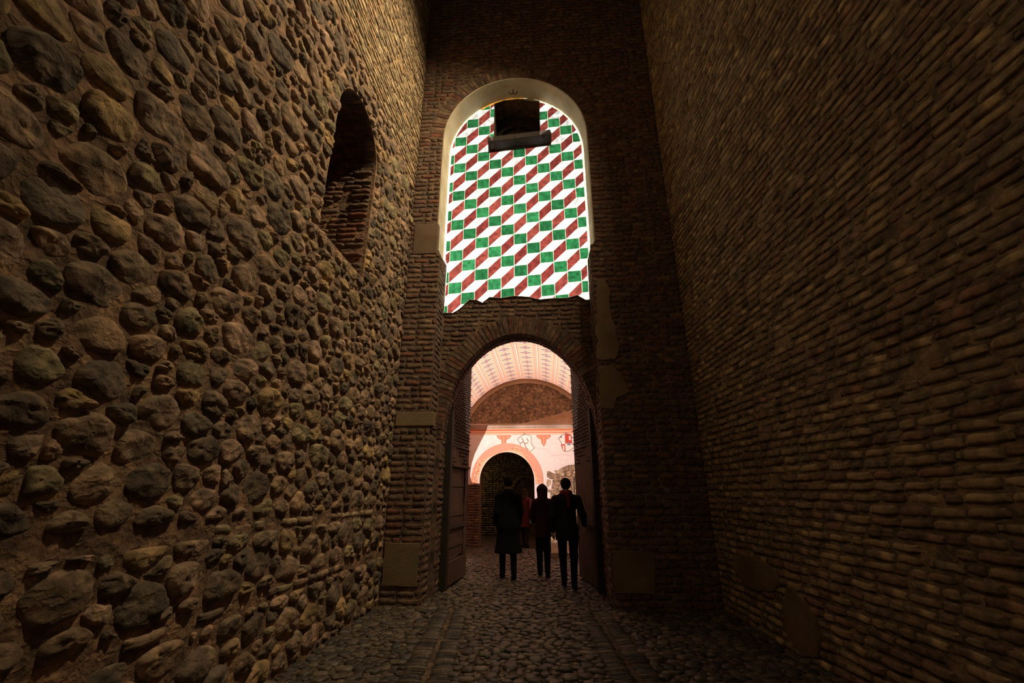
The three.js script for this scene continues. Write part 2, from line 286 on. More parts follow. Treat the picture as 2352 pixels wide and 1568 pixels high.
// ---------------------------------------------------------------- stone wall with a walled recess, brick above
{
  const w = root('wall_left', 'tall rough rubble stone wall with brick upper part and arched recess', 'wall', { kind: 'structure' });
  // u runs towards the camera (z), v is height
  const P = plane(V3(XL, 0, 0), V3(0, 0, 1), V3(0, 1, 0), V3(1, 0, 0));
  const A = { u0: 1.76, u1: 2.96, v0: 4.2, spring: 5.95, r: 0.6, c: 2.36 };
  const inArch = (u, v, e = 0) => u > A.u0 - e && u < A.u1 + e && v > A.v0 - e && (v < A.spring ? true : (u - A.c) ** 2 + (v - A.spring) ** 2 < (A.r + e) ** 2);
  const hole = [[A.u0, A.v0], [A.u1, A.v0], ...arcPts(A.c, A.spring, A.r, A.r, 0, Math.PI, 20)];
  const core = extrude([[0, -0.05], [ZR, -0.05], [ZR, H], [0, H]], 0.95, [hole]);     // local x = z, local z = outwards
  core.applyMatrix4(new THREE.Matrix4().makeBasis(V3(0, 0, 1), V3(0, 1, 0), V3(-1, 0, 0))).translate(XL, 0, 0);
  core.index ?? 0; core.computeVertexNormals(); part(w, 'mortar_bed', boxUV(core), M.mortar);
  part(w, 'recess_back', boxAB(XL - 1.05, XL - 0.95, A.v0 - 0.2, A.spring + A.r + 0.2, A.u0 - 0.2, A.u1 + 0.2), M.mortarRed);
  // pairs of points on both sides of the recess edge, so that stones end there
  const pre = [], edge = [];
  for (let v = A.v0 + 0.08; v < A.spring; v += 0.17) edge.push([A.u0, v, -1, 0], [A.u1, v, 1, 0]);
  for (let t = 0.1; t < Math.PI; t += 0.24) edge.push([A.c + A.r * Math.cos(t), A.spring + A.r * Math.sin(t), Math.cos(t), Math.sin(t)]);
  for (let u = A.u0 + 0.1; u < A.u1; u += 0.2) edge.push([u, A.v0, 0, -1]);
  for (const [u, v, a, b] of edge) pre.push([u + a * 0.085, v + b * 0.085, 0.08], [u - a * 0.085, v - b * 0.085, 0.08, true]);
  const ok = (u, v) => !inArch(u, v, 0.06), sizes = [[0.125, 200], [0.1, 600], [0.08, 2200], [0.06, 7000], [0.042, 14000]];
  rubble(w, P, { seed: 11, u0: 0.02, u1: 6.6, v0: 1.3, v1: 7.05, sizes, ok, pre, parts: 300, gap: 0.011 });
  const low = [[0.13, 60], [0.1, 300], [0.075, 1500], [0.052, 4000]];
  rubble(w, P, { seed: 12, u0: 0.02, u1: 6.6, v0: 0.74, v1: 1.2, sizes: low, parts: 0, gap: 0.011 });
  rubble(w, P, { seed: 13, u0: 0.02, u1: 6.6, v0: 0.02, v1: 0.64, sizes: low, parts: 0, gap: 0.011 });
  bricklay(w, P, { seed: 14, v0: 1.2, v1: 1.285, spans: () => [[0.05, 3.6]], tint: 'pale', parts: 40, name: 'levelling_brick', proud: 0.014, uneven: 0.03, lost: 0.08 });
  bricklay(w, P, { seed: 15, v0: 0.645, v1: 0.73, spans: () => [[0.4, 6]], tint: 'stone', parts: 0, proud: 0.012, uneven: 0.04, lost: 0.2 });
  // the jamb of the recess, built of brick, looks down the passage
  const PJ = plane(V3(XL, 0, A.u0), V3(-1, 0, 0), V3(0, 1, 0), V3(0, 0, 1));
  bricklay(w, PJ, { seed: 16, v0: A.v0, v1: A.spring, spans: () => [[0.04, 0.94]], tint: 'red', name: 'recess_brick', proud: 0.012, pitch: 0.08, uneven: 0.03 });
  for (let i = 0; i < 4; i++) archRing(w, plane(V3(XL - 0.02 - i * 0.23, 0, 0), V3(0, 0, 1), V3(0, 1, 0), V3(1, 0, 0)), { seed: 80 + i, cx: A.c, cy: A.spring, a: A.r - 0.012, b: A.r - 0.012, w: 0.075, len: 0.1, depth: 0.21, tint: 'red', name: 'recess_arch_brick', proud: 0 });
  // brick above the stone
  bricklay(w, P, { seed: 17, v0: 7.06, v1: H, spans: () => [[0.0, 6.6]], tint: 'pale', parts: 0, proud: 0.02, uneven: 0.02, wave: (u, v) => 0.02 * (noise3(u * 0.9, v * 0.7, 3) - 0.5) });
}
// ---------------------------------------------------------------- worn brick wall opposite
{
  const w = root('wall_right', 'tall worn yellowish brick wall with deep joints', 'wall', { kind: 'structure' });
  const len = Math.hypot(1, 0.07), U = V3(0.07, 0, 1).divideScalar(len), N = V3(-1, 0, 0.07).divideScalar(len), P = plane(V3(2.35, 0, 0), U, V3(0, 1, 0), N);
  const c = new THREE.BoxGeometry(ZR * len, H + 0.05, 0.6).translate(ZR * len / 2, H / 2, -0.3); c.applyMatrix4(P.m);
  part(w, 'mortar_bed', boxUV(c), M.mortarYellow);
  bricklay(w, P, { seed: 31, v0: 0.0, v1: H, pitch: 0.084, joint: 0.018, spans: () => [[0.0, 6.8]], tint: 'yellow', parts: 300, proud: 0.014, uneven: 0.016, lost: 0.012, wave: (u, v) => 0.05 * (noise3(u * 0.6 + 3, v * 0.5, 7) - 0.5) });
  // roughcast that still clings low down
  const blob = (seed, u, v, a, b) => { const pts = Array.from({ length: 28 }, (_, i) => { const t = i / 28 * 6.283, r = 0.72 + 0.55 * fbm(Math.cos(t) * 1.6 + seed, Math.sin(t) * 1.6, seed, 3); return [a * r * Math.cos(t), b * r * Math.sin(t)]; }); const g = extrude(pts, 0.02, [], { bevelEnabled: true, bevelSize: 0.02, bevelThickness: 0.012, bevelSegments: 2 }); g.translate(u, v, 0.005).applyMatrix4(P.m); return boxUV(g, seed); };
  part(w, 'roughcast', blob(3.3, 1.0, 0.62, 0.5, 0.16), M.plasterOchre); part(w, 'roughcast', blob(5.1, 1.75, 0.3, 0.25, 0.25), M.plasterOchre);
}
// ---------------------------------------------------------------- gate wall: piers, tall niche, gate arch
{
  const w = root('wall_back', 'brick gate wall with tall arched niche above pointed gate arch', 'wall', { kind: 'structure' });
  const nicheArc = arcPts(NI.cx, NI.spring, NI.a, NI.rise, 0, Math.PI, 48), gateArc = arcPts(GA.cx, GA.spring, GA.a, GA.rise, 0, Math.PI, 48);
  const cove = [[NI.low1, NI.step - 0.12], [NI.low1 + 0.03, NI.step - 0.05], [NI.x1 - 0.01, NI.step]], coveL = [[NI.x0 + 0.01, NI.step], [NI.low0 - 0.05, NI.step - 0.05], [NI.low0, NI.step - 0.12]];
  const outer = [[-2.9, -0.05], [NI.low0, -0.05], ...[...coveL].reverse(), [NI.x0, NI.spring], ...[...nicheArc].reverse().slice(1, -1), [NI.x1, NI.spring], ...[...cove].reverse(), [NI.low1, -0.05], [2.9, -0.05], [2.9, H], [-2.9, H]];
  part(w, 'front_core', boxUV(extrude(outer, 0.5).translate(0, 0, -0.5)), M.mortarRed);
  const win = [[-0.89, 8.5], [0.08, 8.58], [0.08, 9.56], [-0.1, 9.64], [-0.4, 9.68], [-0.7, 9.66], [-0.89, 9.58]];
  const inner = [[-2.9, -0.05], [GA.cx - GA.a, -0.05], ...[...gateArc].reverse(), [GA.cx + GA.a, -0.05], [2.9, -0.05], [2.9, H], [-2.9, H]];
  part(w, 'inner_core', boxUV(extrude(inner, 0.45, [win]).translate(0, 0, -0.95)), M.mortarRed);
  // plaster skin on the sides and crown of the niche
  const skin = (e) => [[NI.x0 + e, NI.step + 0.02], [NI.x0 + e, NI.spring], ...arcPts(NI.cx, NI.spring, NI.a - e, NI.rise - e, Math.PI, 0, 48).slice(1, -1), [NI.x1 - e, NI.spring], [NI.x1 - e, NI.step + 0.02]];
  part(w, 'niche_plaster', boxUV(extrude([...skin(-0.004), ...skin(0.018).reverse()], 0.5).translate(0, 0, -0.496)), M.plaster);
  // courses on the front of the piers and above the niche
  const half = (v, e) => v < NI.spring ? NI.a + e : v > NI.spring + NI.rise + e ? 0 : (NI.a + e) * Math.sqrt(Math.max(0, 1 - ((v - NI.spring) / (NI.rise + e)) ** 2));
  const nicheSpan = (v, e = 0) => v < NI.step ? [NI.low0, NI.low1] : v < NI.spring ? [NI.x0, NI.x1] : [NI.cx - half(v, 0.3 + e), NI.cx + half(v, 0.3 + e)];
  const spans = (v) => { let s = [[-2.38, 2.36]]; const [a, b] = nicheSpan(v); if (b - a > 0.02) s = minus(s, a, b); if (v > 2.48 && v < 2.72) s = minus(s, -2.32, -1.7); if (v > 5.58 && v < 6.25) s = minus(s, -2.28, -1.8); return s; };
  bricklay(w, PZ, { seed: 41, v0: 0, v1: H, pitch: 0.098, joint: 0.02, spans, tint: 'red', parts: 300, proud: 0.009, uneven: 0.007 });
  archRing(w, PZ, { seed: 42, cx: NI.cx, cy: NI.spring, a: NI.a + 0.01, b: NI.rise + 0.01, w: 0.075, len: 0.27, depth: 0.1, tint: 'red', name: 'niche_arch_brick', proud: 0.006 });
  // pale blocks and plaster left on the piers
  part(w, 'stone_block', rbox(0.62, 0.22, 0.14, 0.012, -2.03, 2.6, -0.055), M.blockStone);
  part(w, 'stone_block', rbox(0.46, 0.64, 0.12, 0.02, -2.07, 5.9, -0.045), M.blockBrown);
  const patch = (pts, mat, z = 0.004) => part(w, 'plaster_patch', boxUV(extrude(pts, 0.012, [], { bevelEnabled: true, bevelSize: 0.01, bevelThickness: 0.006, bevelSegments: 1 }).translate(0, 0, z)), mat);
  const rough = (pts, seed, k = 0.05) => { const out = []; pts.forEach((a, i) => { const b = pts[(i + 1) % pts.length], n = Math.max(1, Math.round(Math.hypot(b[0] - a[0], b[1] - a[1]) / 0.07)); for (let j = 0; j < n; j++) { const x = mix(a[0], b[0], j / n), y = mix(a[1], b[1], j / n); out.push([x + k * (fbm(x * 6 + seed, y * 6, seed, 3) - 0.5), y + k * (fbm(x * 6, y * 6 + seed, seed + 5, 3) - 0.5)]); } }); return out; };
  patch(rough([[0.93, 3.55], [1.18, 3.5], [1.25, 3.75], [1.22, 4.15], [1.13, 4.35], [1.2, 4.75], [1.13, 4.95], [1.0, 4.98], [0.98, 4.3], [0.93, 3.9]], 2.2, 0.12), M.plasterOchre);
  patch(rough([[0.92, 2.72], [1.1, 2.7], [1.18, 2.9], [1.35, 3.0], [1.3, 3.25], [1.1, 3.4], [0.94, 3.38]], 4.2, 0.12), M.plasterOchre);
  patch(rough([[0.95, 0.2], [1.46, 0.2], [1.5, 0.7], [0.94, 0.72]], 6.2, 0.04), M.plasterOchre);
  patch(rough([[-2.33, 0.25], [-1.83, 0.25], [-1.83, 0.8], [-2.33, 0.8]], 7.2, 0.04), M.plasterOchre);
  // lower sides of the niche, brick
  const PL = plane(V3(NI.low0, 0, -0.5), V3(0, 0, 1), V3(0, 1, 0), V3(1, 0, 0)), PR = plane(V3(NI.low1, 0, -0.5), V3(0, 0, 1), V3(0, 1, 0), V3(-1, 0, 0));
  bricklay(w, PL, { seed: 43, v0: 0, v1: NI.step - 0.14, pitch: 0.098, joint: 0.02, spans: () => [[0.1, 0.48]], tint: 'red', name: 'reveal_brick', proud: 0.01 });
  bricklay(w, PR, { seed: 44, v0: 0, v1: NI.step - 0.14, pitch: 0.098, joint: 0.02, spans: () => [[0.1, 0.48]], tint: 'red', name: 'reveal_brick', proud: 0.01 });
  // back of the niche under the projected panel, and the gate arch
  const gHalf = (v) => v < GA.spring ? GA.a + 0.02 : v > GA.spring + GA.rise + 0.33 ? 0 : (GA.a + 0.33) * Math.sqrt(Math.max(0, 1 - ((v - GA.spring) / (GA.rise + 0.33)) ** 2));
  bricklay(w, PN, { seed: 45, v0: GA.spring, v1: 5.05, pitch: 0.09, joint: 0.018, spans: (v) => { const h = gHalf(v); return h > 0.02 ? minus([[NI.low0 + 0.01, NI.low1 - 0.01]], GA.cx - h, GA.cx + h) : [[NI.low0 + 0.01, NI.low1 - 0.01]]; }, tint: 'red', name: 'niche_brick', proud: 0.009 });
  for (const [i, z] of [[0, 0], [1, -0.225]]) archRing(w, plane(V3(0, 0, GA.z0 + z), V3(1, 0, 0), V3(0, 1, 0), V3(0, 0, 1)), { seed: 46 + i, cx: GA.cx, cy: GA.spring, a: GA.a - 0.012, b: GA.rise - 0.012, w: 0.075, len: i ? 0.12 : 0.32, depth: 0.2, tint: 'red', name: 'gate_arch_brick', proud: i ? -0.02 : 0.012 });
  for (const s of [-1, 1]) { const PJ = plane(V3(GA.cx + s * GA.a, 0, -0.95), V3(0, 0, 1), V3(0, 1, 0), V3(-s, 0, 0)); bricklay(w, PJ, { seed: 48 + s, v0: 0, v1: GA.spring, pitch: 0.098, joint: 0.018, spans: () => [[0.0, 0.44]], tint: 'red', name: 'jamb_brick', proud: 0.008, uneven: 0.02 }); }
}
// ---------------------------------------------------------------- projected light pattern in the niche, put into tile colours
const PANEL = (() => {
  const Z = -0.47, low = [[-1.77, 4.62], [-1.61, 4.61], [-1.52, 4.66], [-1.43, 4.74], [-1.31, 4.87], [-1.17, 4.86], [-1.06, 4.8], [-0.93, 4.91], [-0.72, 4.885], [-0.48, 4.92], [-0.2, 4.89], [0.0, 4.83], [0.24, 4.85], [0.48, 4.845], [0.6, 4.87], [0.68, 4.9], [0.83, 4.8], [0.9, 4.8]];
  const line = (e) => [[NI.low1 - e * 0.4, NI.step - 0.1], [NI.x1 - 0.02 - e, NI.step + 0.03], [NI.x1 - 0.02 - e, NI.spring], ...arcPts(NI.cx, NI.spring, NI.a - 0.02 - e, NI.rise - 0.02 - e, 0, Math.PI, 40).slice(1, -1), [NI.x0 + 0.02 + e, NI.spring], [NI.x0 + 0.02 + e, NI.step + 0.03], [NI.low0 + 0.01 + e * 0.4, NI.step - 0.1]];
  const outline = [...low, ...line(0)], field = [...low.map(([x, y]) => [clamp(x, -1.765, 0.895), y + 0.008]), ...line(0.045)];
  const W = { x0: -0.9, x1: 0.09, y0: 8.5, y1: 9.66 };
  const p = root('projected_panel', 'tall arched wall panel, projected green, red and white stepped cubes set in colour', 'mosaic panel');
  const hole = [[W.x0, W.y0], [W.x1, W.y0], [W.x1, W.y1 - 0.08], [-0.1, W.y1], [-0.4, W.y1 + 0.03], [-0.72, W.y1], [W.x0, W.y1 - 0.07]];
  const bed = std([0.80, 0.74, 0.52], { map: T.speck, bumpMap: T.grit, bumpScale: 0.002 });
  part(p, 'plaster_bed', boxUV(extrude(outline, 0.026, [hole]).translate(0, 0, Z - 0.03)), bed);
  const mats = { projected_green: [[0.014, 0.105, 0.032], [0.011, 0.082, 0.026], [0.019, 0.125, 0.042]], projected_red: [[0.15, 0.026, 0.020], [0.125, 0.020, 0.016], [0.17, 0.034, 0.025]], projected_white: [[0.62, 0.615, 0.595], [0.53, 0.525, 0.50], [0.70, 0.695, 0.68]] };  // tile colours carry the projected green, red and white
  for (const k of Object.keys(mats)) mats[k] = mats[k].map((c) => { const m = new THREE.MeshPhysicalMaterial({ map: T.speck, bumpMap: T.grit, bumpScale: 0.0015, roughness: 1, specularIntensity: 0.1 }); m.color.setRGB(...c); return m; });
  const A = [0.496, 0.267], B = [0.246, 0.479], O = [-1.089, 5.385], e1 = [0.2487, 0.0183], e2 = [-0.0013, 0.2303], R = rng(77), g = 0.0035;
  const clipTo = (subject, convex) => { let q = subject; for (let i = 0; i < convex.length && q.length > 2; i++) { const a = convex[i], b = convex[(i + 1) % convex.length], nx = b[1] - a[1], ny = a[0] - b[0]; q = clipHalf(q, nx, ny, a[0] * nx + a[1] * ny); } return q; };
  const at = (o, a, b) => [o[0] + e1[0] * a + e2[0] * b, o[1] + e1[1] * a + e2[1] * b];
  for (let i = -14; i < 16; i++) for (let j = -14; j < 18; j++) {
    const c = [O[0] + A[0] * i + B[0] * j, O[1] + A[1] * i + B[1] * j]; if (c[0] < -2.8 || c[0] > 1.8 || c[1] < 3.9 || c[1] > 10.4) continue;
    const o = at(c, -0.5, -0.5), h = 0.5;
    for (const [name, q] of [['projected_green', [[0, 0], [1, 0], [1, 1], [0, 1]]], ['projected_red', [[1, 0], [2, 1], [2, 2], [1, 1]]], ['projected_white', [[0, 1], [1, 1], [2, 2], [1, 2]]]]) {
      const mx = (q[0][0] + q[2][0]) * h, my = (q[0][1] + q[2][1]) * h, tile = q.map(([x, y]) => at(o, mx + (x - mx) * (1 - g / 0.12), my + (y - my) * (1 - g / 0.12)));
      const inside = clipTo(field, tile); if (inside.length < 3 || Math.abs(polyArea(inside)) < 0.0006) { R(); continue; }
      const bits = [];
      if (inside.some(([x, y]) => x > W.x0 - 0.3 && x < W.x1 + 0.3 && y > W.y0 - 0.3)) bits.push(clipHalf(inside, 1, 0, W.x0), clipHalf(inside, -1, 0, -W.x1), clipHalf(clipHalf(clipHalf(inside, -1, 0, -W.x0), 1, 0, W.x1), 0, 1, W.y0)); else bits.push(inside);
      const geos = bits.filter((b) => b.length > 2 && Math.abs(polyArea(b)) > 0.0004).map((b) => extrude(b, 0.004));
      if (!geos.length) { R(); continue; }
      part(p, name, boxUV(merged(geos).translate(0, 0, Z - 0.004), R() * 9), mats[name][Math.floor(R() * 3)]);
    }
  }
  // ochre stretch of the projected border, as surface colour, over the crown
  const ring = (t0, t1, a, b) => [...arcPts(NI.cx, NI.spring, NI.a - a, NI.rise - a, t0, t1, 20), ...arcPts(NI.cx, NI.spring, NI.a - b, NI.rise - b, t1, t0, 20)];
  part(p, 'projected_ochre', boxUV(extrude(ring(1.45, 2.15, 0.022, 0.062), 0.004).translate(0, 0, Z - 0.004)), std([0.55, 0.25, 0.02], { map: T.speck }));
  return { outline, W, Z };
})();
// ---------------------------------------------------------------- small window high in the panel
{
  const w = root('window_1', 'small dark arched window with wooden sill set in projected panel', 'window', { kind: 'structure' });
  const z = -0.9;
  part(w, 'back_boarding', boxAB(-1.0, 0.2, 8.42, 9.75, -1.02, -0.96), M.woodDark);
  const arch = arcPts(-0.4, 8.98, 0.47, 0.36, 0, Math.PI, 16), inn = arcPts(-0.4, 8.98, 0.4, 0.29, 0, Math.PI, 16);
  part(w, 'frame', boxUV(extrude([[-0.87, 8.5], ...[...arch].reverse(), [0.07, 8.5], [0.0, 8.5], ...inn, [-0.8, 8.5]], 0.06).translate(0, 0, z)), M.woodDark);
  part(w, 'mullion', boxAB(-0.435, -0.365, 8.5, 9.28, z, z + 0.05), M.woodDark);
  for (const x of [-0.61, -0.19]) part(w, 'shutter', boxUV(extrude([[x - 0.175, 8.5], [x + 0.175, 8.5], [x + 0.175, x < -0.4 ? 9.24 : 9.06], [x - 0.175, x < -0.4 ? 9.06 : 9.24]], 0.02).translate(0, 0, z + 0.005)), std([0.09, 0.05, 0.035], { map: T.wood }));
  const s = part(w, 'sill', rbox(1.3, 0.13, 0.3, 0.015), M.woodDark); s.position.set(-0.35, 8.40, -0.36); s.rotation.z = 0.085;
  for (const [x, y] of [[-0.92, 8.27], [0.14, 8.37]]) part(s, 'hanging_ring', new THREE.TorusGeometry(0.035, 0.007, 6, 16).scale(0.7, 1.3, 1).translate(x + 0.35, y - 8.40 - 0.02, 0.1), M.iron);
}
{
  const h = root('wall_hook', 'black double iron hook hanging from crown of plastered niche', 'hook');
  h.position.set(-0.47, NI.spring + NI.rise - 0.02, -0.25);
  part(h, 'shank', cyl(0.008, 0.008, 0.1, 0, -0.05, 0, 8), M.iron);
  for (const s of [-1, 1]) part(h, 'prong', tube([V3(0, -0.09, 0), V3(s * 0.03, -0.125, 0), V3(s * 0.075, -0.11, 0), V3(s * 0.09, -0.06, 0)], 0.008, 12, 6), M.iron);
}
// ---------------------------------------------------------------- floors
{
  const f = root('floor', 'dark cobbled floor of rounded river stones with two wheel tracks', 'floor', { kind: 'structure' });
  part(f, 'earth_bed', merged([boxAB(-2.5, 3.2, -0.25, -0.012, -0.96, ZR), boxAB(HALL.x0 - 0.05, HALL.x1 + 0.05, -0.25, -0.013, -7.7, -0.96)]), M.earth);
  const R = rng(91), tracks = [(z) => -1.3 + 0.1 * z, (z) => 0.62 + 0.06 * z], inTrack = (x, z) => z > 0.05 && z < 4.2 && tracks.some((t) => Math.abs(x - t(z)) < 0.235);
  const pebbles = [0, 1, 2, 3, 4, 5, 6, 7].map((k) => { const g = mergeVertices(new THREE.IcosahedronGeometry(1, 5).deleteAttribute('normal').deleteAttribute('uv')), p = g.attributes.position; for (let i = 0; i < p.count; i++) { _v.fromBufferAttribute(p, i); const n = 0.82 + 0.36 * fbm(_v.x * 1.1 + k * 7, _v.y * 1.1, _v.z * 1.1 + k, 3); const sq = Math.pow(Math.abs(_v.x) ** 3 + Math.abs(_v.y) ** 3 + Math.abs(_v.z) ** 3, -1 / 3); _v.multiplyScalar(n * sq); p.setXYZ(i, _v.x, _v.y, _v.z); } g.computeVertexNormals(); const q = g.clone().scale(0.05, 0.03, 0.04); boxUV(q, k * 0.21); g.setAttribute('uv', q.attributes.uv); return g; });
  const list = [], lay = (x0, x1, z0, z1, sizes, ok) => { for (const p of pack(R, x0, x1, z0, z1, sizes, 1.3, ok).pts) { const x = p.u * 1.3, z = p.v; list.push({ x, z, r: p.r, k: Math.floor(R() * 8), t: Math.floor(R() * 6), rot: (R() - 0.5) * 1.0 + (R() < 0.2 ? 1.4 : 0), ry: 0.5 + 0.35 * R(), y: -0.014 + 0.008 * R(), e: 0.85 + 0.3 * R() }); } };
  lay(-2.33, 2.75, -0.9, 4.6, [[0.052, 1500], [0.042, 6000], [0.033, 16000], [0.024, 30000]], (x, z) => !inTrack(x, z) && x < rightX(z) - 0.03 && (z > 0.03 || (x > NI.low0 + 0.03 && x < NI.low1 - 0.03)));
  lay(HALL.x0 + 0.03, HALL.x1 - 0.03, -7.5, -0.9, [[0.045, 3000], [0.035, 12000], [0.026, 26000]], (x, z) => z > -6.98 || (x > -1.9 && x < -0.35));
  for (const b of list) { b.m = new THREE.Matrix4().compose(V3(b.x, b.y, b.z), new THREE.Quaternion().setFromEuler(new THREE.Euler(0, b.rot, 0)), V3(b.r * 1.32 * b.e, b.r * b.ry * 0.8, b.r * 0.96 / b.e)); b.score = shows(V3(b.x, 0, b.z), V3(0, 1, 0), b.r * b.r); }
  list.sort((a, b) => b.score - a.score);
  list.slice(0, 300).forEach((b) => { const m = part(f, 'cobblestone', pebbles[b.k], tintMats.pebble[b.t]); m.matrix.copy(b.m); m.matrix.decompose(m.position, m.quaternion, m.scale); });
  for (let k = 0; k < 8; k++) { const bs = list.slice(300).filter((b) => b.k === k), im = new THREE.InstancedMesh(pebbles[k], M.stuffPebble, bs.length); bs.forEach((b, i) => { im.setMatrixAt(i, b.m); im.setColorAt(i, new THREE.Color().setRGB(...TINT.pebble[b.t])); }); im.name = 'cobbles'; im.userData.kind = 'stuff'; im.castShadow = im.receiveShadow = true; f.add(im); }
  console.log('pebbles', list.length);
  const slab = [0, 1, 2].map((k) => { const g = wornBrick(50 + k, 0.2, 0.036, 0.06); return g.rotateX(-Math.PI / 2); });
  for (const t of tracks) for (const s of [-1, 1]) for (let z = 0.1; z < 4.2; z += 0.052) { if (R() < 0.06) continue; const m = part(f, 'track_brick', slab[Math.floor(R() * 3)], tintMats.pebble[Math.floor(R() * 6)]); m.position.set(t(z) + s * 0.125 + 0.01 * (R() - 0.5), 0.006 * R(), z); m.rotation.y = 0.05 * (R() - 0.5); m.scale.set(0.85 + 0.25 * R(), 1, 0.8 + 0.35 * R()); }
}
part(scene, 'ceiling', boxAB(-3.4, 3.9, H, H + 0.3, -0.95, ZR + 0.3), M.mortarRed).userData = { label: 'dark masonry ceiling high above the passage', category: 'ceiling', kind: 'structure' };
part(scene, 'wall_front', boxAB(-3.4, 3.9, -0.05, H, ZR, ZR + 0.3), M.mortar).userData = { label: 'plain masonry wall closing the passage opposite the gate', category: 'wall', kind: 'structure' };
// ---------------------------------------------------------------- gate leaves with iron spikes
function leaf(name, label, hx, hz, fx, fz, wicket) {
  const d = root(name, label, 'door', { kind: 'structure' }), side = wicket ? 1 : -1, L = 1.3, TH = 0.09;
  d.position.set(hx, 0, hz);
  d.rotation.y = Math.atan2(-(fz - hz), fx - hx);                              // local x runs from the hinge to the free edge
  const R = rng(wicket ? 5 : 6), top = (x) => GA.spring - 0.06 + (GA.rise - 0.02) * Math.sqrt(Math.max(0, 1 - ((1.32 - x) / 1.32) ** 2));
  const out = wicket ? 1 : -1;                                                  // local z of the spiked face
  const n = 6, pw = L / n, y0 = 0.04, wk = { x0: 0.16, x1: 1.16, y0: 0.42, y1: 1.95 };
  for (let i = 0; i < n; i++) {
    const a = i * pw + 0.003, b = (i + 1) * pw - 0.003, xs = [0, 0.25, 0.5, 0.75, 1].map((f) => mix(a, b, f)), lo = wicket && a > 0.1 && b < 1.2 ? wk.y1 + 0.012 : y0;
    const g = extrude([[a, lo], [b, lo], ...xs.reverse().map((x) => [x, Math.min(4.16, top(x))])], TH).translate(0, 0, -TH / 2); part(d, 'plank', boxUV(g, i * 0.7), M.wood);
  }
  if (wicket) {
    part(d, 'bottom_rail', boxAB(0.16, 1.28, y0, wk.y0 - 0.03, -TH / 2, TH / 2 + 0.012), M.wood);
    const wd = part(d, 'wicket_door', boxAB(wk.x0, wk.x1, wk.y0, wk.y1 - 0.02, -0.035, -0.02), M.woodDark);
    for (let i = 0; i < 4; i++) part(wd, 'wicket_board', boxUV(box(0.235, 1.5, 0.05, wk.x0 + 0.06 + i * 0.24 + 0.06, (wk.y0 + wk.y1) / 2, -0.01 + 0.006 * R()), i), M.wood);
    part(d, 'wicket_ledge', boxAB(0.2, 1.3, wk.y1 - 0.012, wk.y1 + 0.03, -TH / 2, TH / 2 + 0.03), M.wood);
    for (let i = 0; i < 3; i++) part(wd, 'wicket_batten', boxAB(0.22, 1.1, 0.6 + i * 0.5, 0.68 + i * 0.5, 0.012, 0.03), M.wood);
  }
  part(d, 'hinge_stile', boxAB(-0.06, 0.05, y0 - 0.02, GA.spring + 0.55, -0.09, 0.09), M.woodDark);
  for (const y of [0.9, 2.3]) part(d, 'strap', boxAB(0.0, L - 0.05, y, y + 0.07, out > 0 ? TH / 2 : -TH / 2 - 0.008, out > 0 ? TH / 2 + 0.008 : -TH / 2), M.iron);
  const spike = merged([new THREE.CylinderGeometry(0.02, 0.02, 0.012, 8).rotateX(Math.PI / 2).translate(0, 0, 0.004), new THREE.ConeGeometry(0.011, 0.075, 6).rotateX(Math.PI / 2).translate(0, 0, 0.045)]); if (out < 0) spike.rotateY(Math.PI);
  let k = 0;
  for (let row = 0; row < 34; row++) for (let c = 0; c < 8; c++) {
    const y = 2.02 + row * 0.064, x = 0.1 + c * 0.158 + (row % 2 ? 0.07 : 0); if (x > L - 0.03 || y > Math.min(4.12, top(x) - 0.04) || (row < 6 && hash(row, c, 3) < 0.4) || k >= 290) continue;
    const m = part(d, 'spike', spike, M.iron); m.position.set(x, y, out * TH / 2); m.rotation.set((R() - 0.5) * 0.16, (R() - 0.5) * 0.16, 0); k++;
  }
}
leaf('door_1', 'open spiked wooden gate leaf with low wicket door in it', -1.69, -0.96, -1.56, -2.25, true);
leaf('door_2', 'open spiked wooden gate leaf with plain lower boards', 0.9, -0.96, 0.66, -2.24, false);

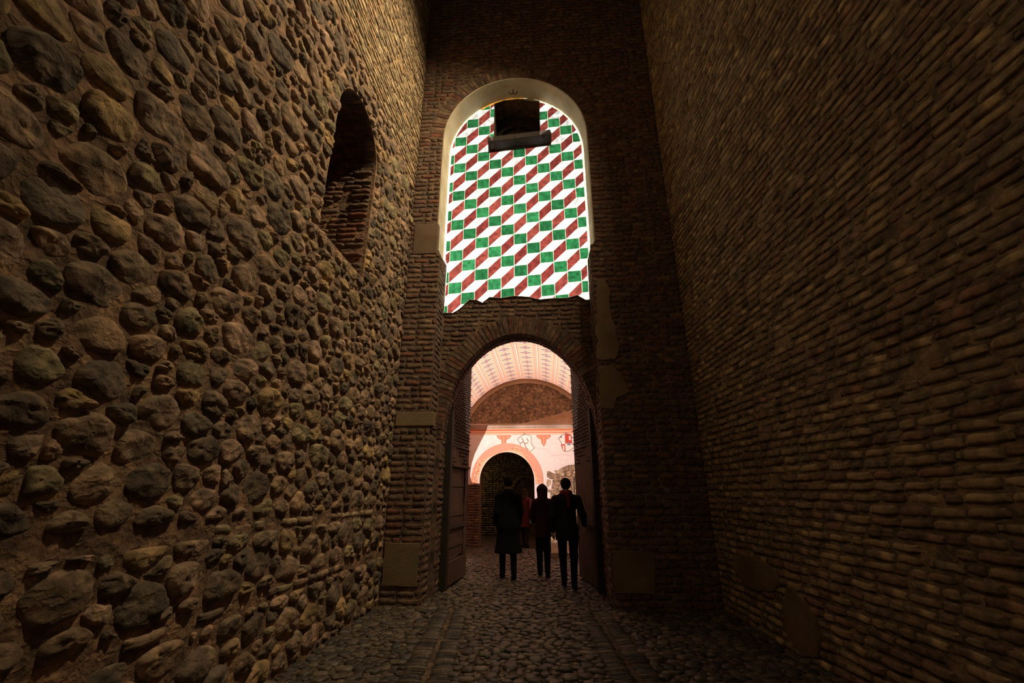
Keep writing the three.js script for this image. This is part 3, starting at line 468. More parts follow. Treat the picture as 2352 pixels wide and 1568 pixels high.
// ---------------------------------------------------------------- hall beyond the gate
function canvasTex(w, h, draw) { const c = document.createElement('canvas'); c.width = w; c.height = h; draw(c.getContext('2d'), w, h); const t = new THREE.CanvasTexture(c); t.colorSpace = THREE.SRGBColorSpace; t.magFilter = THREE.LinearFilter; t.wrapS = t.wrapT = THREE.RepeatWrapping; return t; }
const PF = plane(V3(0, 0, HALL.z), V3(1, 0, 0), V3(0, 1, 0), V3(0, 0, 1));
const AR = { cx: -1.12, cy: 1.84, ri: 0.83, ro: 1.1 };
{
  const v = root('ceiling_hall', 'barrel vault with projected rows of coffers and blue rosettes in its colour', 'vault', { kind: 'structure' });
  part(v, 'shell', boxUV(extrude([...arcPts(HALL.cx, HALL.cy, HALL.R + 0.3, HALL.R + 0.3, 0, Math.PI, 40), ...arcPts(HALL.cx, HALL.cy, HALL.R + 0.01, HALL.R + 0.01, Math.PI, 0, 40)], 6.6).translate(0, 0, -7.55)), M.mortarRed);
  const projectedCoffers = canvasTex(256, 256, (c, w) => {  // projected coffer pattern, drawn into the vault colour
    c.fillStyle = '#f1cbb4'; c.fillRect(0, 0, w, w); const R = rng(8);
    for (let i = 0; i < 900; i++) { c.fillStyle = R() < 0.5 ? 'rgba(255,225,195,0.25)' : 'rgba(220,140,100,0.12)'; c.fillRect(R() * w, R() * w, 3 + 9 * R(), 2 + 3 * R()); }
    c.fillStyle = '#e79a74'; c.fillRect(0, 0, 13, w); c.fillRect(243, 0, 13, w); c.fillStyle = '#f3dcd2'; c.fillRect(0, 0, 8, w); c.fillRect(236, 0, 14, w); c.fillStyle = '#e58a62'; c.fillRect(222, 0, 7, w); c.fillRect(20, 0, 6, w); c.fillStyle = '#c9948c'; c.fillRect(0, 0, 2, w); c.fillRect(254, 0, 2, w);
    c.fillStyle = '#b8492f'; for (let y = 20; y < 256; y += 64) { c.beginPath(); c.arc(252, y, 3, 0, 7); c.fill(); }
    c.fillStyle = '#df8058'; c.fillRect(26, 6, 196, 3); c.fillRect(26, 247, 196, 3); c.fillStyle = '#e9a680'; c.fillRect(26, 18, 196, 4); c.fillRect(26, 236, 196, 3); c.fillStyle = '#c46a4a'; c.fillRect(26, 0, 196, 2);
    c.save(); c.translate(124, 128); c.strokeStyle = '#575a70'; c.lineWidth = 6; c.scale(1.15, 1.9);
    for (const [a, b] of [[62, 40], [44, 28]]) { c.beginPath(); c.moveTo(-a, 0); c.quadraticCurveTo(-a * 0.4, -b * 0.3, 0, -b); c.quadraticCurveTo(a * 0.4, -b * 0.3, a, 0); c.quadraticCurveTo(a * 0.4, b * 0.3, 0, b); c.quadraticCurveTo(-a * 0.4, b * 0.3, -a, 0); c.stroke(); }
    c.fillStyle = '#8d8da0'; for (let i = 0; i < 12; i++) { const t = i / 12 * 6.283; c.beginPath(); c.ellipse(34 * Math.cos(t), 20 * Math.sin(t), 8, 6, t, 0, 7); c.fill(); }
    c.fillStyle = '#b5422f'; c.beginPath(); c.ellipse(0, 0, 13, 9, 0, 0, 7); c.fill(); c.strokeStyle = '#b4553c'; c.lineWidth = 3; for (const s of [-1, 1]) { c.beginPath(); c.moveTo(s * 62, 0); c.lineTo(s * 88, -6); c.moveTo(s * 62, 0); c.lineTo(s * 88, 7); c.stroke(); }
    c.restore();
  });
  const nA = 60, nZ = 24, pos = [], uv = [], idx = [];
  for (let j = 0; j <= nZ; j++) for (let i = 0; i <= nA; i++) { const t = i / nA * Math.PI, z = mix(-0.955, -6.995, j / nZ); pos.push(HALL.cx + HALL.R * Math.cos(t), HALL.cy + HALL.R * Math.sin(t), z); uv.push(i / nA * Math.PI * HALL.R / 0.54 + 0.42, -z / 0.43); }
  for (let j = 0; j < nZ; j++) for (let i = 0; i < nA; i++) { const a = j * (nA + 1) + i; idx.push(a, a + nA + 1, a + 1, a + 1, a + nA + 1, a + nA + 2); }
  const g = new THREE.BufferGeometry(); g.setAttribute('position', new THREE.Float32BufferAttribute(pos, 3)); g.setAttribute('uv', new THREE.Float32BufferAttribute(uv, 2)); g.setIndex(idx); g.computeVertexNormals();
  part(v, 'projected_vault', g, std([1, 1, 1], { map: projectedCoffers, roughness: 0.95, side: THREE.DoubleSide }));
}
{
  const side = (name, x0, x1, label) => { part(scene, name, boxAB(x0, x1, -0.05, HALL.cy + 0.05, -7.55, -0.95), M.plasterPeach).userData = { label, category: 'wall', kind: 'structure' }; };
  side('wall_hall_left', HALL.x0 - 0.35, HALL.x0, 'plain plastered hall wall on the wicket door side'); side('wall_hall_right', HALL.x1, HALL.x1 + 0.35, 'plain plastered hall wall behind the railing platform');
}
{
  const w = root('wall_hall_back', 'hall end wall with projected frescoes, archway, cornice and stone lunette above', 'wall', { kind: 'structure' });
  const arch = arcPts(AR.cx, AR.cy, AR.ri, AR.ri, 0, Math.PI, 28);
  const lun = arcPts(HALL.cx, HALL.cy, HALL.R + 0.02, HALL.R + 0.02, 0, Math.PI, 40);
  const body = [[HALL.x0 - 0.1, -0.05], [AR.cx - AR.ri, -0.05], ...[...arch].reverse(), [AR.cx + AR.ri, -0.05], [HALL.x1 + 0.1, -0.05], ...lun];
  part(w, 'core', boxUV(extrude(body, 0.55).translate(0, 0, HALL.z - 0.55)), M.mortar);
  // fresco skin, its projected image put into the colour
  const edge = [[HALL.x1, 2.25], [1.3, 2.2], [1.05, 2.3], [0.75, 2.28], [0.5, 2.18], [0.33, 2.0], [0.25, 1.8], [0.2, 1.5], [0.14, 1.25], [0.05, 1.08], [AR.cx + AR.ri, 1.05]];
  const S = 4.3, projected_fresco = canvasTex(1024, 1024, (c, w) => {
    const k = w / S, X = (x) => (x - HALL.x0) * k, Y = (y) => w - y * k, R = rng(19); c.fillStyle = '#f1ded6'; c.fillRect(0, 0, w, w);
    for (let i = 0; i < 2600; i++) { c.fillStyle = ['rgba(255,245,240,0.35)', 'rgba(226,190,172,0.22)', 'rgba(205,160,140,0.10)'][Math.floor(R() * 3)]; c.beginPath(); c.ellipse(R() * w, R() * w, 2 + 14 * R(), 1 + 5 * R(), R() * 3, 0, 7); c.fill(); }
    c.fillStyle = '#e9b490'; c.fillRect(0, Y(3.4), w, 0.2 * k); c.fillStyle = '#cf6a48'; c.fillRect(0, Y(3.36), w, 0.035 * k); c.fillRect(0, Y(3.27), w, 0.02 * k); c.fillStyle = '#f6e4d6'; c.fillRect(0, Y(3.245), w, 0.012 * k);
    for (let i = 0; i < 120; i++) { c.fillStyle = 'rgba(190,70,45,0.3)'; c.fillRect(X(0.45) + R() * 400, Y(3.37) + R() * 0.04 * k, 6, 2); }
    const capital = (x, y) => { c.fillStyle = '#dd8a66'; c.strokeStyle = '#c76a4a'; c.lineWidth = 3; c.beginPath(); c.moveTo(X(x - 0.22), Y(y)); c.quadraticCurveTo(X(x - 0.2), Y(y - 0.1), X(x - 0.08), Y(y - 0.12)); c.lineTo(X(x - 0.06), Y(y - 0.24)); c.lineTo(X(x), Y(y - 0.34)); c.lineTo(X(x + 0.06), Y(y - 0.24)); c.lineTo(X(x + 0.08), Y(y - 0.12)); c.quadraticCurveTo(X(x + 0.2), Y(y - 0.1), X(x + 0.22), Y(y)); c.closePath(); c.fill(); c.stroke(); c.strokeStyle = '#f3cdb8'; for (const s of [-1, 1]) { c.beginPath(); c.arc(X(x + s * 0.13), Y(y - 0.05), 5, 0, 5); c.stroke(); } c.beginPath(); c.moveTo(X(x), Y(y - 0.05)); c.lineTo(X(x), Y(y - 0.28)); c.stroke(); };
    capital(-1.22, 3.18); capital(0.02, 3.18);
    const shield = (x, y, s) => { c.beginPath(); c.moveTo(X(x - 0.2 * s), Y(y + 0.12 * s)); c.quadraticCurveTo(X(x - 0.05 * s), Y(y + 0.3 * s), X(x + 0.1 * s), Y(y + 0.26 * s)); c.quadraticCurveTo(X(x + 0.24 * s), Y(y + 0.25 * s), X(x + 0.2 * s), Y(y + 0.1 * s)); c.quadraticCurveTo(X(x + 0.2 * s), Y(y - 0.05 * s), X(x + 0.3 * s), Y(y - 0.12 * s)); c.quadraticCurveTo(X(x + 0.12 * s), Y(y - 0.28 * s), X(x), Y(y - 0.27 * s)); c.quadraticCurveTo(X(x - 0.12 * s), Y(y - 0.25 * s), X(x - 0.12 * s), Y(y)); c.closePath(); };
    c.lineWidth = 4; c.strokeStyle = '#8c7264'; c.fillStyle = '#f4e6de'; shield(-0.58, 2.92, 1.05); c.fill(); c.stroke();
    c.strokeStyle = '#a98672'; c.lineWidth = 7; c.lineCap = 'round'; c.beginPath(); for (const [a, b] of [[[-0.66, 3.1], [-0.6, 2.98]], [[-0.6, 2.98], [-0.53, 2.8]], [[-0.6, 2.98], [-0.7, 2.94]], [[-0.58, 2.92], [-0.47, 2.95]], [[-0.53, 2.8], [-0.6, 2.72]], [[-0.53, 2.8], [-0.46, 2.74]], [[-0.5, 3.08], [-0.46, 3.0]]]) { c.moveTo(X(a[0]), Y(a[1])); c.lineTo(X(b[0]), Y(b[1])); } c.stroke();
    c.lineWidth = 4; c.save(); shield(0.68, 2.95, 1.0); c.clip(); c.fillStyle = '#f2e4da'; c.fillRect(0, 0, w, w); c.fillStyle = '#cc4a38'; c.fillRect(X(0.68), Y(3.4), 200, 0.48 * k); c.fillRect(X(0.3), Y(2.9), (0.38) * k, 200); c.fillStyle = '#8b8490'; c.fillRect(X(0.74), Y(2.95), 24, 20); c.fillRect(X(0.42), Y(3.2), 40, 26); c.fillStyle = '#f0dcd0'; c.fillRect(X(0.8), Y(3.15), 14, 30); c.fillRect(X(0.6), Y(2.86), 12, 40); c.restore(); c.strokeStyle = '#9b6b5c'; shield(0.68, 2.95, 1.0); c.stroke();
    for (const x of [-0.58, 0.72]) { c.strokeStyle = '#7a6a66'; c.lineWidth = 3; c.beginPath(); c.arc(X(x), Y(3.225), 6, 0, 7); c.stroke(); }
    c.strokeStyle = 'rgba(170,130,110,0.5)'; c.lineWidth = 2; for (const pts of [[[-1.9, 2.6], [-1.6, 2.95], [-1.3, 2.85], [-0.9, 3.0], [-0.75, 3.15], [-0.6, 3.2]], [[-0.3, 2.8], [0.1, 2.75], [0.3, 2.55], [0.6, 2.6], [0.9, 2.55], [1.3, 2.7]], [[0.9, 2.6], [1.2, 2.9], [1.5, 2.8]]]) { c.beginPath(); pts.forEach(([x, y], i) => i ? c.lineTo(X(x), Y(y)) : c.moveTo(X(x), Y(y))); c.stroke(); }
  });
  const skin = [[HALL.x0, 3.4], [HALL.x0, 1.72], [AR.cx - AR.ri, 1.72], ...[...arch].reverse(), ...[...edge].reverse(), [HALL.x1, 3.4]];
  const fg = extrude(skin, 0.02).translate(0, 0, HALL.z); const p = fg.attributes.position, uv = fg.attributes.uv; for (let i = 0; i < p.count; i++) uv.setXY(i, (p.getX(i) - HALL.x0) / S, p.getY(i) / S);
  part(w, 'projected_fresco', fg, std([1, 1, 1], { map: projected_fresco }));
  // projected scroll pattern round the archway, drawn into the ring colour
  const scroll = canvasTex(512, 128, (c) => {
    c.fillStyle = '#eab28c'; c.fillRect(0, 0, 512, 128); c.fillStyle = '#d0603f'; c.fillRect(0, 0, 512, 10); c.fillStyle = '#f5ddc8'; c.fillRect(0, 112, 512, 16); c.strokeStyle = '#c9583a'; c.lineWidth = 7; const R = rng(3);
    for (let i = 0; i < 16; i++) { c.beginPath(); c.arc(i * 32 + 16, 60 + (i % 2 ? 14 : -14), 15, R() * 6, R() * 6 + 4.5); c.stroke(); c.fillStyle = '#f6dcc4'; c.beginPath(); c.ellipse(i * 32 + 30, 60 + (i % 2 ? -20 : 20), 9, 5, R() * 3, 0, 7); c.fill(); c.beginPath(); c.moveTo(i * 32, 30 + 60 * R()); c.lineTo(i * 32 + 18, 30 + 60 * R()); c.stroke(); }
  });
  const rg = extrude([...arcPts(AR.cx, AR.cy, AR.ro, AR.ro, -0.12, Math.PI + 0.12, 40), ...arcPts(AR.cx, AR.cy, AR.ri, AR.ri, Math.PI + 0.1, -0.1, 40)], 0.03).translate(0, 0, HALL.z + 0.01), rp = rg.attributes.position, ru = rg.attributes.uv;
  for (let i = 0; i < rp.count; i++) { const dx = rp.getX(i) - AR.cx, dy = rp.getY(i) - AR.cy; ru.setXY(i, Math.atan2(dx, dy) * 0.97 / 1.2, (Math.hypot(dx, dy) - AR.ri) / (AR.ro - AR.ri)); }
  part(w, 'projected_arch_ring', rg, std([1, 1, 1], { map: scroll }));
  // moulded cornice
  const cor = extrude([[0, 3.38], [0.05, 3.38], [0.05, 3.42], [0.08, 3.43], [0.08, 3.47], [0.11, 3.49], [0.14, 3.49], [0.14, 3.53], [0, 3.53]], HALL.x1 - HALL.x0).rotateY(-Math.PI / 2).scale(-1, 1, 1);
  cor.applyMatrix4(new THREE.Matrix4().makeRotationY(0)); const cp = cor.attributes.position; // local (z, y, x)
  for (let i = 0; i < cp.count; i++) cp.setX(i, HALL.x1 - Math.abs(cp.getX(i)));
  for (let i = 0; i < cp.count; i++) cp.setZ(i, HALL.z + Math.abs(cp.getZ(i)));
  cor.computeVertexNormals(); part(w, 'cornice', boxUV(cor), std([0.78, 0.56, 0.42], { map: T.plaster, side: THREE.DoubleSide }));
  // lunette: stones, a plaster rim under the vault, plaster left over the cornice
  const plasterEdge = (x) => x < -0.65 ? 3.5 : x < 0.4 ? 3.55 + (x + 0.65) * 0.2 : 3.78 + (x - 0.4) * 0.3;
  rubble(w, PF, { seed: 61, u0: HALL.x0, u1: HALL.x1, v0: 3.52, v1: 4.97, sizes: [[0.075, 120], [0.058, 900], [0.045, 4000]], stretch: 1.25, gap: 0.012, relief: 0.4, ok: (x, y) => Math.hypot(x - HALL.cx, y - HALL.cy) < HALL.R - 0.17 && y > plasterEdge(x) + 0.03, tint: 'golden', name: 'lunette_stone' });
  part(w, 'vault_rim', boxUV(extrude([...arcPts(HALL.cx, HALL.cy, HALL.R, HALL.R, 0.25, Math.PI - 0.25, 40), ...arcPts(HALL.cx, HALL.cy, HALL.R - 0.13, HALL.R - 0.13, Math.PI - 0.25, 0.25, 40)], 0.05).translate(0, 0, HALL.z)), M.plasterPeach);
  part(w, 'plaster_remnant', boxUV(extrude([[-0.75, 3.53], [HALL.x1, 3.53], [HALL.x1, 4.15], [1.2, 4.02], [0.9, 3.95], [0.55, 3.84], [0.3, 3.78], [0.1, 3.72], [-0.2, 3.65], [-0.5, 3.58]], 0.035).translate(0, 0, HALL.z)), M.plasterPeach);
  // bare masonry low down
  bricklay(w, PF, { seed: 62, v0: 0, v1: 1.7, pitch: 0.075, spans: () => [[HALL.x0, AR.cx - AR.ri]], tint: 'red', parts: 60, name: 'pier_brick', proud: 0.012 });
  bricklay(w, PF, { seed: 63, v0: 0, v1: 1.05, pitch: 0.075, spans: () => [[AR.cx + AR.ri, 0.02]], tint: 'red', parts: 40, name: 'pier_brick', proud: 0.012 });
  const above = (x) => { for (let i = 0; i + 1 < edge.length; i++) if (x <= edge[i][0] && x >= edge[i + 1][0]) return mix(edge[i + 1][1], edge[i][1], (x - edge[i + 1][0]) / (edge[i][0] - edge[i + 1][0])); return 2; };
  rubble(w, PF, { seed: 64, u0: 0.05, u1: HALL.x1, v0: 0.02, v1: 2.3, sizes: [[0.08, 200], [0.06, 900], [0.045, 3000]], stretch: 1.3, gap: 0.009, relief: 0.5, ok: (x, y) => y < above(x) - 0.1 && x > 0.12 + 0.1 * (y > 1.1), tint: 'warm', name: 'bare_stone', parts: 200 });
}
{
  const s = root('platform', 'low stone step along the hall end wall beside the archway', 'platform', { kind: 'structure' });
  for (let i = 0; i < 4; i++) part(s, 'slab', rbox(0.4, 0.13, 2.3, 0.012, 0.27 + i * 0.405, 0.065, -5.85), std([0.5, 0.4, 0.3].map((c) => c * (0.9 + 0.07 * i)), { map: T.plaster, bumpMap: T.grit, bumpScale: 0.004 }));
  const post = (x, z, y0, h, label) => { const b = root('barrier_post', label, 'post'); b.position.set(x, y0, z); part(b, 'foot', cyl(0.1, 0.11, 0.02, 0, 0.01, 0, 24), M.iron); part(b, 'pole', cyl(0.014, 0.014, h, 0, h / 2, 0, 12), M.iron); part(b, 'cap', new THREE.SphereGeometry(0.02, 12, 8).translate(0, h, 0), M.iron); };
  post(0.86, -6.4, 0.13, 1.72, 'slim tall black metal post standing on the stone step');
  const rail = root('low_railing', 'low black cable railing along the stone step edge', 'railing');
  rail.position.set(0, 0.13, -4.78);
  for (const x of [0.35, 0.85, 1.4]) part(rail, 'upright', cyl(0.008, 0.008, 0.22, x, 0.11, 0, 8), M.iron);
  for (const y of [0.09, 0.2]) part(rail, 'cable', cyl(0.006, 0.006, 1.05, 0, 0, 0, 8).rotateZ(Math.PI / 2).translate(0.875, y, 0), M.iron);
  const b = root('carved_fragment', 'pale carved stone fragment lying on the step by the wall', 'stone'), g = mergeVertices(new THREE.IcosahedronGeometry(0.13, 4).deleteAttribute('normal').deleteAttribute('uv')), p = g.attributes.position;
  for (let i = 0; i < p.count; i++) { _v.fromBufferAttribute(p, i); const n = 0.75 + 0.5 * fbm(_v.x * 9, _v.y * 9, _v.z * 9, 3); p.setXYZ(i, _v.x * n * 1.2, Math.max(-0.09, _v.y * n * 0.9), _v.z * n); } g.computeVertexNormals();
  part(b, 'body', boxUV(g), std([0.68, 0.6, 0.52], { map: T.plaster })); b.position.set(1.0, 0.22, -6.6);
}
// room behind the archway
{
  const w = root('wall_room_behind', 'dim brick wall with small brick arch in the room behind the archway', 'wall', { kind: 'structure' });
  part(w, 'core', boxAB(-3.6, 1.6, -0.05, 3.6, -11.0, -10.6), M.mortarRed);
  const P = plane(V3(0, 0, -10.6), V3(1, 0, 0), V3(0, 1, 0), V3(0, 0, 1)), B = { cx: -0.72, cy: 1.6, r: 0.42 };
  const h = (v) => v < B.cy ? B.r : v > B.cy + B.r + 0.13 ? 0 : (B.r + 0.13) * Math.sqrt(Math.max(0, 1 - ((v - B.cy) / (B.r + 0.13)) ** 2));
  bricklay(w, P, { seed: 71, v0: 0, v1: 3.5, pitch: 0.08, spans: (v) => h(v) > 0.01 ? minus([[-3.4, 1.4]], B.cx - h(v), B.cx + h(v)) : [[-3.4, 1.4]], tint: 'yellow', parts: 0, proud: 0.05, uneven: 0.01 });
  archRing(w, P, { seed: 72, cx: B.cx, cy: B.cy, a: B.r, b: B.r, w: 0.075, len: 0.13, depth: 0.1, tint: 'yellow', name: 'small_arch_brick', proud: 0.06 });
  part(scene, 'wall_room_left', boxAB(-3.9, -3.6, -0.05, 3.6, -11, -7.55), M.mortarRed).userData = { label: 'bare side wall of the room behind the archway, sconce side', category: 'wall', kind: 'structure' };
  part(scene, 'wall_room_right', boxAB(1.6, 1.9, -0.05, 3.6, -11, -7.55), M.mortarRed).userData = { label: 'bare far side wall of the room behind the archway', category: 'wall', kind: 'structure' };
  part(scene, 'ceiling_room', boxAB(-3.9, 1.9, 3.6, 3.8, -11, -7.55), M.mortarRed).userData = { label: 'flat ceiling of the room behind the archway', category: 'ceiling', kind: 'structure' };
  part(scene, 'floor_room', boxAB(-3.9, 1.9, -0.25, -0.01, -11, -7.7), M.earth).userData = { label: 'earth floor of the room behind the archway', category: 'floor', kind: 'structure' };
  lamp('unseen_sconce', 'unseen small sconce with glowing bulb lighting the back room', V3(-3.5, 2.2, -9.2), V3(-1, 0, 0), LIGHT.sconce);  // out of view, placed to light the brick behind the archway
}
// ---------------------------------------------------------------- lamps out of view, spot and flood added as fill
function lamp(name, label, pos, wallDir, L) {
  const g = root(name, label, 'lamp'); g.position.copy(pos);
  part(g, 'bracket', tube([V3(0, 0.06, 0), V3(0, 0.12, 0).addScaledVector(wallDir, 0.05), V3(0, 0.1, 0).addScaledVector(wallDir, 0.11)], 0.008, 12, 6), M.iron);
  const em = std([0.9, 0.8, 0.6]); em.emissive.setRGB(...L.color); em.emissiveIntensity = 2; part(g, 'bulb', new THREE.SphereGeometry(0.045, 16, 12), em);
  const l = new THREE.PointLight(new THREE.Color().setRGB(...L.color), L.cd); l.name = 'bulb_glow'; l.castShadow = true; l.shadow.radius = 2; g.add(l);
}
{
  const L = LIGHT.spot, g = root('added_spot_lamp', 'added spot lamp out of view, brightens the rubble wall', 'lamp'), at = V3(2.18, 11.0, 3.2), to = V3(XL, 6.7, 1.8), d = to.clone().sub(at).normalize(); g.position.copy(at);  // fill lamp added out of view to brighten the rubble wall
  const q = new THREE.Quaternion().setFromUnitVectors(V3(0, 0, 1), d), add = (n, geo, m) => part(g, n, geo.applyQuaternion(q), m);
  add('shade', new THREE.CylinderGeometry(0.2, 0.12, 0.3, 24, 1, true).rotateX(Math.PI / 2).translate(0, 0, -0.16), std([0.02, 0.02, 0.02], { side: THREE.DoubleSide }));
  const em = std([0.9, 0.8, 0.6]); em.emissive.setRGB(...L.color); em.emissiveIntensity = 3; add('bulb_glass', new THREE.CircleGeometry(0.17, 24).translate(0, 0, -0.06), em);
  part(g, 'arm', tube([V3(0, 0, 0).addScaledVector(d, -0.3), V3(0.15, 0.1, 0.05), V3(0.36, 0.12, 0.05)], 0.014, 12, 6), M.iron);
  const l = new THREE.SpotLight(new THREE.Color().setRGB(...L.color), L.cd, 0, 0.72, 1); l.name = 'spot'; l.castShadow = true; l.shadow.radius = 8; l.target.position.copy(to); l.position.set(0, 0, 0).addScaledVector(d, 0.02); g.add(l); scene.add(l.target);
}
{
  const L = LIGHT.flood, g = root('added_flood_lamp', 'added flood lamp out of view, fills the passage with light', 'lamp'); g.position.set(-1.5, 5.6, ZR - 0.09);  // fill lamp added behind the camera to lift the whole passage
  part(g, 'housing', rbox(1.3, 0.8, 0.1, 0.02, 0, 0, 0.04), M.black);
  const em = std([0.8, 0.75, 0.65]); em.emissive.setRGB(...L.color); em.emissiveIntensity = 1; part(g, 'frosted_glass', box(1.2, 0.7, 0.01, 0, 0, -0.016), em);
  const l = new THREE.RectAreaLight(new THREE.Color().setRGB(...L.color), L.nits, 1.2, 0.7); l.name = 'flood'; l.position.set(0, 0, -0.03); g.add(l); // shines along -z
}
// unseen slide projector, placed out of view: a lamp whose beam a cut metal mask shapes; targets are points on the lit surface's edge
function projector(label, pos, targets, L, dist, support) {
  const g = root('unseen_projector', label, 'projector');
  const c = V3(0, 0, 0); targets.forEach((t) => c.add(t)); c.divideScalar(targets.length);
  const F = c.clone().sub(pos).normalize(), X = V3(0, 0, 0).crossVectors(Math.abs(F.y) > 0.9 ? V3(0, 0, 1) : V3(0, 1, 0), F).normalize(), Y = V3(0, 0, 0).crossVectors(F, X), B = new THREE.Matrix4().makeBasis(X, Y, F).setPosition(pos);
  const hole = targets.map((t) => { const d = t.clone().sub(pos), k = dist / d.dot(F); return [d.dot(X) * k, d.dot(Y) * k]; });
  const rad = Math.max(...hole.map(([x, y]) => Math.hypot(x, y))), R = rad * 1.25 + 0.02;
  const mask = extrude([[-R, -R], [R, -R], [R, R], [-R, R]], 0.002, [hole]).translate(0, 0, dist);
  const add = (n, geo, m) => { const p = part(g, n, geo, m); p.applyMatrix4(B); return p; };
  add('mask_plate', mask, M.black);
  add('body', rbox(0.26, 0.2, 0.36, 0.02, 0, 0, -0.28), M.black);
  add('lens_barrel', new THREE.CylinderGeometry(0.05, 0.055, 0.08, 24).rotateX(Math.PI / 2).translate(0, 0, -0.06), M.black);
  const em = std([0.8, 0.8, 0.8]); em.emissive.setRGB(...L.color); em.emissiveIntensity = 1; add('lens', new THREE.CircleGeometry(0.035, 24).translate(0, 0, -0.015), em);
  for (const s of [-1, 1]) add('rod', new THREE.CylinderGeometry(0.006, 0.006, dist + 0.3, 8).rotateX(Math.PI / 2).translate(s * Math.min(R * 0.95, 0.14 + R * 0.3), -Math.min(R * 0.9, 0.11), dist / 2 - 0.15), M.iron);
  const l = new THREE.SpotLight(new THREE.Color().setRGB(...L.color), L.cd, 0, Math.min(1.45, Math.atan(rad * 1.1 / dist)), 0); l.name = 'beam'; l.position.copy(pos); l.target.position.copy(c); l.castShadow = true; l.shadow.radius = 0.015; g.add(l); g.add(l.target);
  support?.(g, pos);
}
{
  const stand = (g, p) => { part(g, 'post', cyl(0.02, 0.02, p.y - 0.1, p.x, (p.y - 0.1) / 2 + 0.02, p.z + 0.3, 12), M.iron); for (let i = 0; i < 3; i++) { const t = i * 2.094 + 0.5; part(g, 'foot', tube([V3(p.x, 0.35, p.z + 0.3), V3(p.x + 0.3 * Math.cos(t), 0.02, p.z + 0.3 + 0.3 * Math.sin(t))], 0.012, 6, 6), M.iron); } };
  const { outline, W, Z } = PANEL, on = ([x, y, z = Z]) => V3(x, y, z), cut = [];
  // outline of the panel with the window left dark, joined to the crown by a thin bridge of the mask
  const i0 = outline.findIndex(([x, y], i) => i > 20 && y > 9 && x < -0.4);
  outline.forEach((p, i) => { if (i === i0) cut.push([-0.395, 9.7], [-0.395, W.y1 + 0.02], [-0.1, W.y1], [W.x1, W.y1 - 0.08], [W.x1, 8.55], [0.31, 8.54, -0.21], [0.31, 8.345], [-1.01, 8.235], [-1.01, 8.44, -0.21], [W.x0, 8.47], [W.x0, W.y1 - 0.08], [-0.7, W.y1], [-0.405, W.y1 + 0.02], [-0.405, 9.7]); cut.push(p); });
  projector('unseen slide projector on a stand aimed up at the niche panel', V3(-0.4, 2.0, 9.6), cut.map(on), LIGHT.panel, 0.8, stand);
  const arc = (t0, t1, z) => Array.from({ length: 17 }, (_, i) => { const t = mix(t0, t1, i / 16); return V3(HALL.cx + HALL.R * Math.cos(t), HALL.cy + HALL.R * Math.sin(t), z); });
  const vault = [...arc(0.25, Math.PI - 0.25, -6.9), ...arc(Math.PI - 0.25, 0.25, -1.2)];
  projector('unseen slide projector on hall floor aimed at vault, behind the spiked leaf without wicket', V3(1.3, 0.5, -4), vault, LIGHT.vault, 0.14, stand);
  projector('unseen slide projector on hall floor aimed at vault, behind the wicket door leaf', V3(-2.3, 0.5, -4), vault, LIGHT.vault, 0.14, stand);
  const F = HALL.z + 0.03, poly = [[-1.72, 3.5], [-1.85, 3.2], [-2.0, 2.9], [-2.12, 2.65], [-2.22, 2.35], [-2.26, 1.98], [-2.2, 1.78], [AR.cx - AR.ri + 0.0, 1.74], ...arcPts(AR.cx, AR.cy, AR.ri, AR.ri, Math.PI, 0, 24), [AR.cx + AR.ri, 0.03], [1.6, 0.03], [1.6, 3.5]];
  projector('unseen slide projector on a bracket beside the gate aimed at the fresco', V3(-2.05, 3.3, -1.75), poly.map(([x, y]) => V3(x, y, F)), LIGHT.projected_fresco, 0.3, (g, p) => part(g, 'bracket', boxAB(p.x - 0.03, p.x + 0.03, p.y - 0.14, p.y - 0.1, -1.6, -0.96), M.iron));
}
